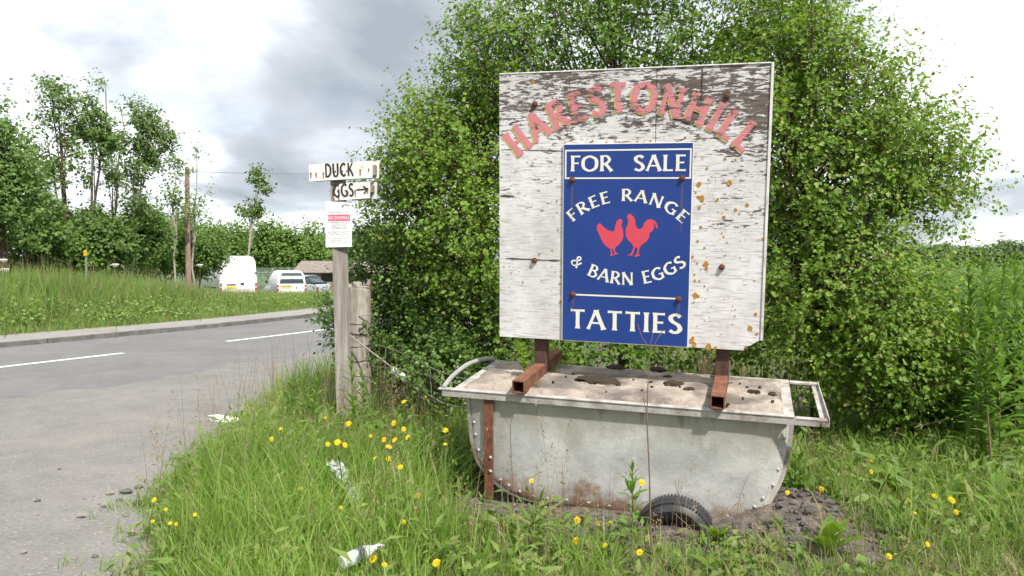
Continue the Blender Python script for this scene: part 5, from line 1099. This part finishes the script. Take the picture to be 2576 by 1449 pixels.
# ------------------------------------------------------------------ leafy plants
def leaf_mesh(name, wid, mat, fold=.06, bend=-.22, n=6):
    V = []
    for i in range(n + 1):
        f = i / n; w = wid * math.sin(math.pi * min(1, f * .93 + .07)) ** .8 * (1 if f < 1 else 0); z = .12 * math.sin(f * 2.2) + bend * f * f
        V += [(-w, f, z + w * fold * 4), (0, f, z), (w, f, z + w * fold * 4)]
    F = [(3 * i + q, 3 * i + q + 1, 3 * i + 4 + q, 3 * i + 3 + q) for i in range(n) for q in (0, 1)]
    mb = MB(); mb.add(V, F); return mb.mesh(name, mat, True)
M_WILLOW = leafmat('willowherb_leaf', [(0.08, 0.165, 0.03), (0.13, 0.24, 0.04), (0.2, 0.31, 0.055)], .35, .5, .3)
M_DOCK = leafmat('dock_leaf', [(.12, .21, .025), (.15, .25, .03)], .4, .5, .3)
M_ROS = leafmat('rosette_leaf', [(.12, .19, .05), (.15, .22, .06)], .35, .55, .25)
M_REDST = solid('reddish_stem', (.16, .09, .06), .6)
LW = leaf_mesh('leaf', .115, M_WILLOW); LD = leaf_mesh('leaf', .2, M_DOCK, .05, -.3); LR = leaf_mesh('leaf', .15, M_ROS); LB = leaf_mesh('leaf', .3, M_WILLOW, .05, -.15)
def place_leaf(ro, me, p, az, elev, L, roll=0.):
    o = obj('leaf', me, ro); o.location = p; o.rotation_euler = (Matrix.Rotation(az, 3, 'Z') @ Matrix.Rotation(elev, 3, 'X') @ Matrix.Rotation(roll, 3, 'Y')).to_euler(); o.scale = (L, L, L)
def stalk_plant(label, base, H, n, L, lx=0., ly=0., name='willowherb', me=None, cat='plant', group='willowherb plants', seed=0):
    r_ = random.Random(seed); ro = empty(name, base, label=label, cat=cat, group=group)
    fn = lambda f: (lx * f ** 1.6, ly * f ** 1.6, H * f)
    k = MB(); k.tube([fn(f) if f else (0, 0, -.03) for f in np.linspace(0, 1, 7)], [.0045 - .003 * f for f in np.linspace(0, 1, 7)], 5); k.build('stem', M_REDST, ro)
    for i in range(n):
        f = .12 + .88 * (i / (n - 1)) ** .85; place_leaf(ro, me or LW, fn(f), i * 2.4 + r_.uniform(-.4, .4), R(25 + 45 * f ** 3 + r_.uniform(-12, 12)), L * (1.15 - .75 * f ** 2.5) * r_.uniform(.8, 1.15), r_.uniform(-.3, .3))
    return ro
WH = [  # top pixel, base depth, leaf length, words
 (735, 958, 6.3, .1, 'short willowherb, leftmost, at the road edge left of the sign post'), (770, 975, 6.1, .09, 'short willowherb just right of the leftmost one beside the road'),
 (795, 950, 5.9, .1, 'willowherb growing close to the left foot of the sign post'), (882, 905, 5.6, .11, 'tall willowherb standing in front of the sign post'), (912, 935, 5.7, .1, 'willowherb in front of the thick strainer post'),
 (1000, 1035, 5.0, .1, 'willowherb under the wire tensioner'), (1065, 1090, 4.9, .1, 'leafy willowherb among the yellow flowers left of the trough'), (1130, 1120, 4.75, .11, 'broad leafy willowherb nearest to the left end of the trough'),
 (1178, 1160, 4.6, .1, 'low willowherb at the rusty strap end of the trough'), (1590, 1172, 3.72, .085, 'single green willowherb in front of the trough side, left of the tyre'), (2010, 1150, 4.5, .12, 'leafy willowherb at the right end of the trough'),
 (2330, 960, 6.2, .11, 'willowherb under the right birch at the edge of its crown'), (2400, 735, 5.9, .14, 'willowherb left of the tall clump at the right'), (2440, 690, 5.6, .14, 'tall willowherb, first of the clump at the right edge'),
 (2475, 640, 5.5, .15, 'tallest willowherb of the clump at the right edge'), (2515, 680, 5.3, .14, 'tall willowherb, third of the clump at the right edge'), (2550, 650, 5.4, .15, 'tall willowherb, fourth of the clump at the right edge'), (2585, 690, 5.2, .14, 'willowherb cut by the right edge of the picture'),
 (2455, 790, 5.0, .13, 'shorter willowherb in front of the tall clump at the right'), (2530, 820, 4.9, .13, 'willowherb in front of the clump beside the right edge'), (2490, 900, 5.0, .11, 'low leaning willowherb in front of the clump at the right edge'), (2420, 860, 5.7, .11, 'willowherb low between the birch and the tall clump')]
for i, (u, v, Y, L, lab) in enumerate(WH):
    tp = at(u, v, Y); zg_ = float(terrain(tp.x, Y)); H = tp.z - zg_; r_ = random.Random(i)
    lx = r_.uniform(-.08, .08) * H; stalk_plant(lab, (tp.x - lx, Y, zg_), H, int(14 + 34 * min(1.3, H)), L * 1.3, lx, r_.uniform(-.05, .05), seed=i)
# thicket of the same plants behind, too many and too far to tell apart
c = np.c_[g.uniform(2.4, 8, 2300), g.uniform(5.7, 10, 2300)]; c = c[(c[:, 0] > c[:, 1] * .47) & (c[:, 0] < c[:, 1] * .78)]
hh_ = g.uniform(1.0, 1.38, len(c)) + .3 * g.random(len(c)) ** 2; per = 44; f = g.random((len(c), per)); P = np.stack([np.repeat(c[:, :1], per, 1) + g.normal(0, .02, f.shape), np.repeat(c[:, 1:], per, 1) + g.normal(0, .02, f.shape), terrain(c[:, 0], c[:, 1])[:, None] + hh_[:, None] * (.15 + .85 * f)], 2).reshape(-1, 3)
LV = np.array([(0, 0, 0), (-.1, .4, .03), (0, 1, -.2), (.1, .4, .03), (0, .45, 0)]); az = g.uniform(0, 6.28, len(P)); T_ = np.stack([np.cos(az), np.sin(az), .5 + .4 * f.ravel()], 1)
V, F, _ = leaf_arrays(P, np.array([0, 0, 1.]) + g.normal(size=P.shape) * .25, T_, .17 * (1.1 - .6 * f.ravel()), LV, CARD_T); o = obj('willowherb_thicket', mesh_np('willowherb_thicket', V, F, M_WILLOW)); o['kind'] = 'stuff'
# rosettes and docks
def rosette(name, label, u, v, n, L, me, cat='plant', group=None, el0=20, el1=60, seed=0):
    p = at_z(u, v, .03); zg_ = float(terrain(p.x, p.y)); r_ = random.Random(seed); ro = empty(name, (p.x, p.y, zg_), label=label, cat=cat, group=group)
    k = MB(); k.lathe([(.008, -.01), (.007, .01), (.001, .02)], 6); k.build('crown', M_STEM, ro)
    for i in range(n): place_leaf(ro, me, (0, 0, .008), i * 2.4 + r_.uniform(-.5, .5), R(r_.uniform(el0, el1)), L * r_.uniform(.6, 1.15), r_.uniform(-.3, .3))
rosette('dock_plant', 'big bright green dock with broad upright leaves, right of the tyre', 2085, 1420, 7, .19, LD, el0=40, el1=75, seed=1)
rosette('dock_plant', 'broad leaved dock beside the right flank of the tyre', 1800, 1380, 6, .13, LD, el0=30, el1=70, seed=2)
rosette('dock_plant', 'broad leaved dock at the bottom edge below the tyre', 1790, 1440, 6, .12, LD, el0=30, el1=60, seed=3)
rosette('dock_plant', 'leafy dock at the right end of the trough by the soil', 1985, 1230, 6, .16, LB, el0=20, el1=60, seed=4)
RS = [(1235, 1330), (1290, 1350), (1345, 1320), (1385, 1390), (1440, 1420), (1490, 1385), (1545, 1410), (1600, 1430), (1180, 1400), (1260, 1420), (1660, 1400), (1895, 1400), (1960, 1370), (1350, 1440), (1700, 1440), (2010, 1430), (1120, 1350)]
for i, (u, v) in enumerate(sorted(RS)): rosette('weed_rosette', 'pale green weed rosette on the soil before the trough, %s from the left' % ORD[i], u, v, 9, .085, LR, group='weed rosettes on the soil', seed=20 + i, el0=10, el1=65)
BR = [(2250, 1160), (2300, 1120), (2360, 1090), (2330, 1190), (2420, 1140), (2455, 1210), (2390, 1240), (2500, 1160), (2520, 1240), (2270, 1230), (2560, 1190)]
for i, (u, v) in enumerate(sorted(BR)): rosette('broad_leaf_weed', 'broad leaved green weed in the rough right of the trough, %s from the left' % ORD[i], u, v + 40, 10, .2, LB, group='broad leaved weeds at the right', seed=50 + i, el0=15, el1=65)
# plants rooted in the trough's concrete
def on_trough(u, v, z=-.985): x, y = onrim(u, v, z); return BM @ Vector((x, y, z))
p = on_trough(1322, 948); k_ = at(1305, 880, p.y)
stalk_plant('pale birch seedling growing from the concrete beside the left cross bar', tuple(p), .19, 26, .05, -.03, 0, 'seedling', leaf_mesh('leaf', .36, M_BIRCHL), group=None, seed=71)
stalk_plant('small narrow leaved seedling at the back rail of the trough', tuple(on_trough(1703, 930)), .13, 12, .075, 0, 0, 'seedling', LW, group=None, seed=72)
def tuft(label, p, n, H, mat):
    ro = empty('grass_tuft', tuple(p), label=label, cat='grass'); q = np.random.default_rng(int(p.x * 1000)); P = np.c_[q.normal(0, .015, n), q.normal(0, .02, n), np.zeros(n)]
    o = blades(P, q.uniform(.5, 1.2, n) * H, np.full(n, .003), q.uniform(.1, .8, n), mat, 'blades', 3, .3, 5); o.parent = ro
tuft('dry grass tuft at the foot of the right hoarding post', on_trough(1775, 940), 70, .15, M_STRAW)
tuft('short dry grass tuft beside the left cross bar on the concrete', on_trough(1352, 975), 40, .07, M_STRAW)
tuft('green grass tuft behind the left hoarding post', on_trough(1395, 935), 40, .06, M_GRASSR)
# dead stalks
def dead(label, pts, Y, r=.003, twigs=()):
    b_ = at(*pts[0], Y); ro = empty('dead_stalk', (b_.x, Y, b_.z), label=label, cat='stalk', group='dead stalks'); k = MB()
    P = [at(u, v, Y) - b_ for u, v in pts]; k.tube(catmull([tuple(q) for q in P], 4), [r * (1 - .6 * i / (len(P) * 4 - 4)) for i in range((len(P) - 1) * 4 + 1)], 5); k.build('stem', M_STRAW, ro)
    for tw_ in twigs: k = MB(); k.tube([at(u, v, Y) - b_ for u, v in tw_], r * .45, 4); k.build('side_twig', M_STRAW, ro)
dead('tall dry forked stalk in front of the trough, reaching the blue sign', [(1637, 1385), (1634, 1200), (1628, 1050), (1632, 930), (1636, 870)], 3.62, .0042, ([(1636, 880), (1615, 850), (1604, 815)], [(1636, 885), (1655, 850), (1668, 830)], [(1636, 870), (1642, 840)], [(1630, 1060), (1618, 1000)]))
dead('thin dead stalk before the left half of the trough', [(1292, 1290), (1288, 1180), (1284, 1075), (1296, 1035)], 3.75, .0026, ([(1285, 1080), (1270, 1050)],))
dead('leaning dead stalk at the far left of the trough front', [(1420, 1400), (1418, 1290), (1415, 1160)], 3.7, .0024)
dead('dead forked stalk standing right of the trough', [(2125, 1290), (2120, 1180), (2098, 1110), (2092, 1085)], 4.0, .0035, ([(2098, 1115), (2105, 1085)],))
dead('thick dead cane leaning at the right edge below the willowherb clump', [(2492, 1150), (2487, 1080), (2483, 1020)], 4.4, .008)
dead('long dead stem lying across the weeds right of the trough', [(2300, 1075), (2400, 1050), (2460, 1030)], 5.2, .004)
dead('dead stalk with seed heads before the middle of the trough', [(1700, 1400), (1702, 1300), (1708, 1200)], 3.8, .0022, ([(1705, 1250), (1698, 1205)], [(1704, 1260), (1720, 1215)]))
dead('dead stalk with a bent tip before the right half of the trough', [(1850, 1330), (1862, 1250), (1885, 1190)], 3.85, .0022)
for i, (u, v, Y) in enumerate(((290, 664, 15.5), (8, 652, 14.6), (12, 676, 14.8), (503, 665, 19))):
    p = at(u, v, Y); zg_ = float(terrain(p.x, Y)); ro = empty('umbel_flower', (p.x, Y, zg_), label=('flat white umbel flower head rising above the far verge grass', 'white umbel flower at the left edge, upper of two', 'white umbel flower at the left edge, lower of two', 'small white umbel flower in front of the utility pole')[i], cat='flower', group='white umbel flowers'); H = p.z - zg_
    k = MB(); k.tube([(0, 0, 0), (0, 0, H - .06)], .006, 5); k.build('stem', M_STEM, ro)
    for q in range(14): a_ = q * 2.4; r_ = .02 * math.sqrt(q); zq_ = -.25 * r_ + .012 * math.sin(q * 5); k = MB(); k.tube([(0, 0, H - .06), (r_ * math.cos(a_), r_ * math.sin(a_), H - .01 + zq_)], .002, 4); k.blob((r_ * math.cos(a_), r_ * math.sin(a_), H + zq_), (.015, .015, .01), q, 7, 4, .3); k.build('umbellet', solid('umbel_white', (.62, .6, .5), .8), ro)
p = at_z(2005, 1290, .16); zg_ = float(terrain(p.x, p.y)); ro = empty('dandelion_clock', (p.x, p.y, zg_), label='round white dandelion clock on the soil right of the trough', cat='seed head')
k = MB(); k.tube([(0, 0, 0), (0, 0, p.z - zg_)], .002, 5); k.build('stem', M_STEM, ro)
q = unit(np.random.default_rng(3).normal(size=(220, 3))); c_ = np.array([0, 0, p.z - zg_]); V = np.stack([c_ + q * .004, c_ + q * .022 + unit(np.cross(q, [.2, .5, .8])) * .003, c_ + q * .022 - unit(np.cross(q, [.2, .5, .8])) * .003], 1)
o = obj('seeds', mesh_np('seeds', V.reshape(-1, 3), np.arange(660).reshape(-1, 3), solid('pappus', (.6, .58, .55), .9)), ro); o['kind'] = 'stuff'

# ------------------------------------------------------------------ litter, stones, soil
M_PAPER = weathered('litter_paper', [(.66, .65, .64), (.76, .76, .76)], 8, rough=.7, bmp=.1)
p = at_z(570, 1054, .02); ro = empty('litter_carton', (p.x, p.y, .004), (0, 0, R(-12)), 'flat white crushed paper carton lying on the asphalt by the grass', 'litter')
k = MB(); k.hexa([(-.13, -.05, .0), (.1, -.06, .0), (.13, .05, .0), (-.11, .06, .0), (-.14, -.055, .028), (.09, -.055, .012), (.14, .05, .02), (-.1, .05, .034)]); k.build('carton', M_PAPER, ro)
k = MB(); k.hexa([(-.14, -.05, .031), (-.06, -.055, .027), (-.05, .05, .032), (-.1, .05, .038), (-.16, -.06, .05), (-.07, -.06, .045), (-.05, .05, .036), (-.11, .05, .045)]); k.build('flap', M_PAPER, ro)
m, t, b = nodes_of('clear_plastic'); b.inputs['Base Color'].default_value = (.7, .74, .73, 1); b.inputs['Roughness'].default_value = .25; b.inputs['Alpha'].default_value = .55; M_CLR = m
def crumple(name, label, pts, Y, w, mat, seed):
    q = np.random.default_rng(seed); A = [np.array(at(u, v, Y - .25 * i / len(pts))) for i, (u, v) in enumerate(pts)]; C = catmull(A, 4); n = len(C); V = []
    for i, c_ in enumerate(C):
        for j in range(7): V.append(c_ + np.array([(j - 3) / 3 * w, 0, 0]) + q.normal(0, w * .28, 3))
    b_ = np.array(C[0]); F = [(i * 7 + j, i * 7 + j + 1, i * 7 + 8 + j, i * 7 + 7 + j) for i in range(n - 1) for j in range(6)]
    ro = empty(name, tuple(b_), label=label, cat='litter'); k = MB(); k.add([tuple(x - b_) for x in V], F); k.build('film', mat, ro); return ro
M_FILM = weathered('grey_film', [(.25, .27, .27), (.4, .42, .41), (.58, .6, .59)], 14, rough=.3, bmp=.4)
crumple('plastic_wrapper', 'crumpled pale plastic wrapper caught upright in the long grass', [(836, 1160), (850, 1180), (866, 1212), (884, 1238), (900, 1262)], 4.3, .032, M_FILM, 4)
p = at_z(868, 1412, .2); q_ = at_z(960, 1388, .19); ro = empty('glass_bottle', tuple(p), label='empty clear bottle with a silver cap lying in the grass at the bottom', cat='bottle'); d_ = (q_ - p); d_.z = .02; Lb = d_.length; ro.rotation_euler = d_.to_track_quat('X', 'Z').to_euler()
k = MB(); k.lathe([(.001, -.02), (.026, -.018), (.03, -.005), (.03, Lb * .5), (.025, Lb * .62), (.014, Lb * .78), (.0135, Lb * .9)], 20, 'x'); k.build('glass', M_CLR, ro, True)
k = MB(); k.lathe([(.0305, Lb * .3), (.0308, Lb * .31), (.0308, Lb * .47), (.0305, Lb * .48)], 20, 'x'); k.build('label_band', solid('bottle_label', (.08, .09, .09), .5), ro, True)
k = MB(); k.lathe([(.0145, Lb * .88), (.0155, Lb * .89), (.0155, Lb * 1.02), (.001, Lb * 1.03)], 14, 'x'); k.build('cap', solid('silver_cap', (.72, .72, .73), .3, .5), ro, True)
p = at(2540, 1130, 6.0); ro = empty('timber_block', tuple(p), (0, 0, R(10)), 'weathered pale timber block lying in the weeds at the right edge', 'block')
k = MB(); k.box(-.06, .4, -.06, .06, -.06, .03, .006); k.build('block', M_WOOD2, ro)
k = MB(); k.box(-.063, .41, -.063, .063, .032, .042, .002); k.build('face_board', M_PLATE, ro)
p = at_z(2225, 1110, .1)
M_CLOD = weathered('soil_clod', [(.05, .045, .042), (.1, .089, .08), (.17, .15, .135)], 30, rough=1, bmp=.8, fine=160)
k = MB(); q = random.Random(9); n_ = 0
while n_ < 1500:
    x, y = q.uniform(-.5, 2.6), q.uniform(3.2, 5.0)
    sz = float(soil_zone(np.array([x]), np.array([y]))[0])
    if q.random() > sz or bool(in_tub(np.array([x]), np.array([y]), -.12)[0]): continue
    r_ = .005 + .022 * q.random() ** 3; z = float(terrain(x, y)); k.blob((x, y, z + r_ * .2), (r_ * q.uniform(.8, 1.4), r_, r_ * .8), n_, 5, 4, .35); n_ += 1
o = k.build('soil_clods', M_CLOD); o['kind'] = 'stuff'
ST = [(318, 1240, .03), (350, 1228, .022), (300, 1260, .018), (278, 1243, .02), (352, 1268, .025), (262, 1275, .012), (150, 1180, .01), (205, 1300, .02), (95, 1260, .015), (60, 1390, .014), (240, 1400, .012), (330, 1340, .018)]
for i, (u, v, r_) in enumerate(sorted(ST)):
    p = at_z(u, v, .004); k = MB(); k.blob((0, 0, r_ * .3), (r_ * 1.3, r_, r_ * .6), 70 + i, 7, 5, .3); o = k.build('loose_stone', M_KERB if i % 3 else M_CONC); o.location = (p.x, p.y, .003)
    tag(o, 'small loose stone on the crumbling asphalt, %s from the left' % ORD[i], 'stone', 'loose stones on the asphalt')

k = MB(); q = random.Random(19)
for i in range(900):
    y = q.uniform(2.8, 9.5); x = float(edge_x(y)) + .1 - abs(q.gauss(0, .28)); r_ = .003 + .009 * q.random() ** 3
    k.blob((x, y, .002), (r_ * q.uniform(.8, 1.5), r_, r_ * .7), i, 5, 3, .3)
o = k.build('edge_gravel', weathered('gravel_chips', [(.12, .105, .09), (.24, .21, .185), (.36, .33, .3)], 9, rough=.9)); o['kind'] = 'stuff'

# seed-headed grasses: thin culm with a loose panicle
def seed_grass(name, P, H, mat, seed, n=16, size=.016):
    q = np.random.default_rng(seed); blades(P, H, np.full(len(P), .003), np.full(len(P), .12), mat, name, 3, .1, seed)
    a_ = np.random.default_rng(seed).uniform(0, 6.283, len(P)); dr = np.stack([np.cos(a_), np.sin(a_), np.zeros(len(P))], 1)
    f = q.uniform(.72, 1.0, (len(P), n)); C = P[:, None] + np.array([0, 0, 1]) * (H[:, None] * (f - .012 * f ** 2.6))[:, :, None] + dr[:, None] * (H[:, None] * .12 * f ** 1.8)[:, :, None]
    C = C + q.normal(0, 1, C.shape) * np.array([.008, .008, .004]) * (1.6 - f)[:, :, None] * 2.2
    C = C.reshape(-1, 3); V, F, _ = leaf_arrays(C, q.normal(size=C.shape), np.array([0, 0, 1.]) + q.normal(size=C.shape) * .5, size * q.uniform(.5, 1.2, len(C)), CARD_V * np.array([.5, 1, 1]), CARD_T)
    o = obj('seed_heads', mesh_np('seed_heads', V, F, mat)); o['kind'] = 'stuff'
M_PAN = leafmat('grass_panicle', [(.3, .24, .14), (.36, .25, .18), (.28, .19, .14), (.3, .3, .15)], .3, .7, .2)
P = tufts(150, -2.7, .3, 3.2, 7.2, 2, .1, lambda x, y: x > edge_x(y) + .1); seed_grass('tall_grass', P, g.uniform(.35, .8, len(P)), M_PAN, 31)
P = tufts(90, -.6, 3.2, 2.9, 5.0, 2, .1, lambda x, y: x > -1); seed_grass('tall_grass', P, g.uniform(.15, .42, len(P)), M_PAN, 32)
# dead thatch, broad weeds and short creeping tufts that fray the edge of the verge
P = tufts(700, -3.0, 3.4, 2.6, 6.4, 8, .07, lambda x, y: (x > edge_x(y) + .1) & (g.random(len(x)) > soil_zone(x, y) * .6)); blades(P, g.uniform(.06, .3, len(P)), g.uniform(.003, .007, len(P)), g.uniform(.5, 1.1, len(P)), M_STRAW, 'dead_thatch', 3, .5, 33)
y_ = g.uniform(2.6, 9, 420); P = np.c_[edge_x(y_) + g.normal(.1, .1, 420), y_]; P = np.repeat(P, 9, 0) + g.normal(0, .025, (3780, 2)); P = np.c_[P, np.maximum(terrain(P[:, 0], P[:, 1]), 0)]; blades(P, g.uniform(.03, .13, len(P)), g.uniform(.003, .006, len(P)), g.uniform(.3, 1.1, len(P)), M_GRASS, 'edge_grass', 2, .4, 34)
c = np.c_[g.uniform(-2.2, .3, 200), g.uniform(3.0, 6.2, 200)]
c = np.r_[c, np.c_[g.uniform(-2.2, -.2, 170), g.uniform(5.0, 6.6, 170)]]
leaf_stuff('meadow_herbs', np.c_[c, terrain(c[:, 0], c[:, 1]) + .1], 20, (.05, .05, .08), .085, M_WEED, 17, True)
c = np.c_[g.uniform(-.3, 3.2, 210), g.uniform(2.9, 4.0, 210)]; leaf_stuff('low_herbs', np.c_[c, terrain(c[:, 0], c[:, 1]) + .01], 9, (.035, .035, .015), .075, M_WEED, 18, True)
c = np.c_[g.uniform(1.7, 3.6, 150), g.uniform(3.9, 6.0, 150)]; leaf_stuff('low_herbs', np.c_[c, terrain(c[:, 0], c[:, 1]) + .08], 16, (.07, .07, .06), .11, M_WEED, 19, True)
P = tufts(900, -.3, 3.6, 2.5, 4.3, 10, .045, lambda x, y: (g.random(len(x)) > soil_zone(x, y) * .95)); blades(P, g.uniform(.04, .17, len(P)), g.uniform(.003, .007, len(P)), g.uniform(.2, .9, len(P)), M_GRASS, 'grass', 3, .4, 35)
P = tufts(420, 1.6, 4.2, 3.6, 6.2, 12, .06, lambda x, y: x > 0); blades(P, g.uniform(.12, .42, len(P)), g.uniform(.004, .009, len(P)), g.uniform(.2, .8, len(P)), M_GRASS, 'grass', 3, .4, 36)
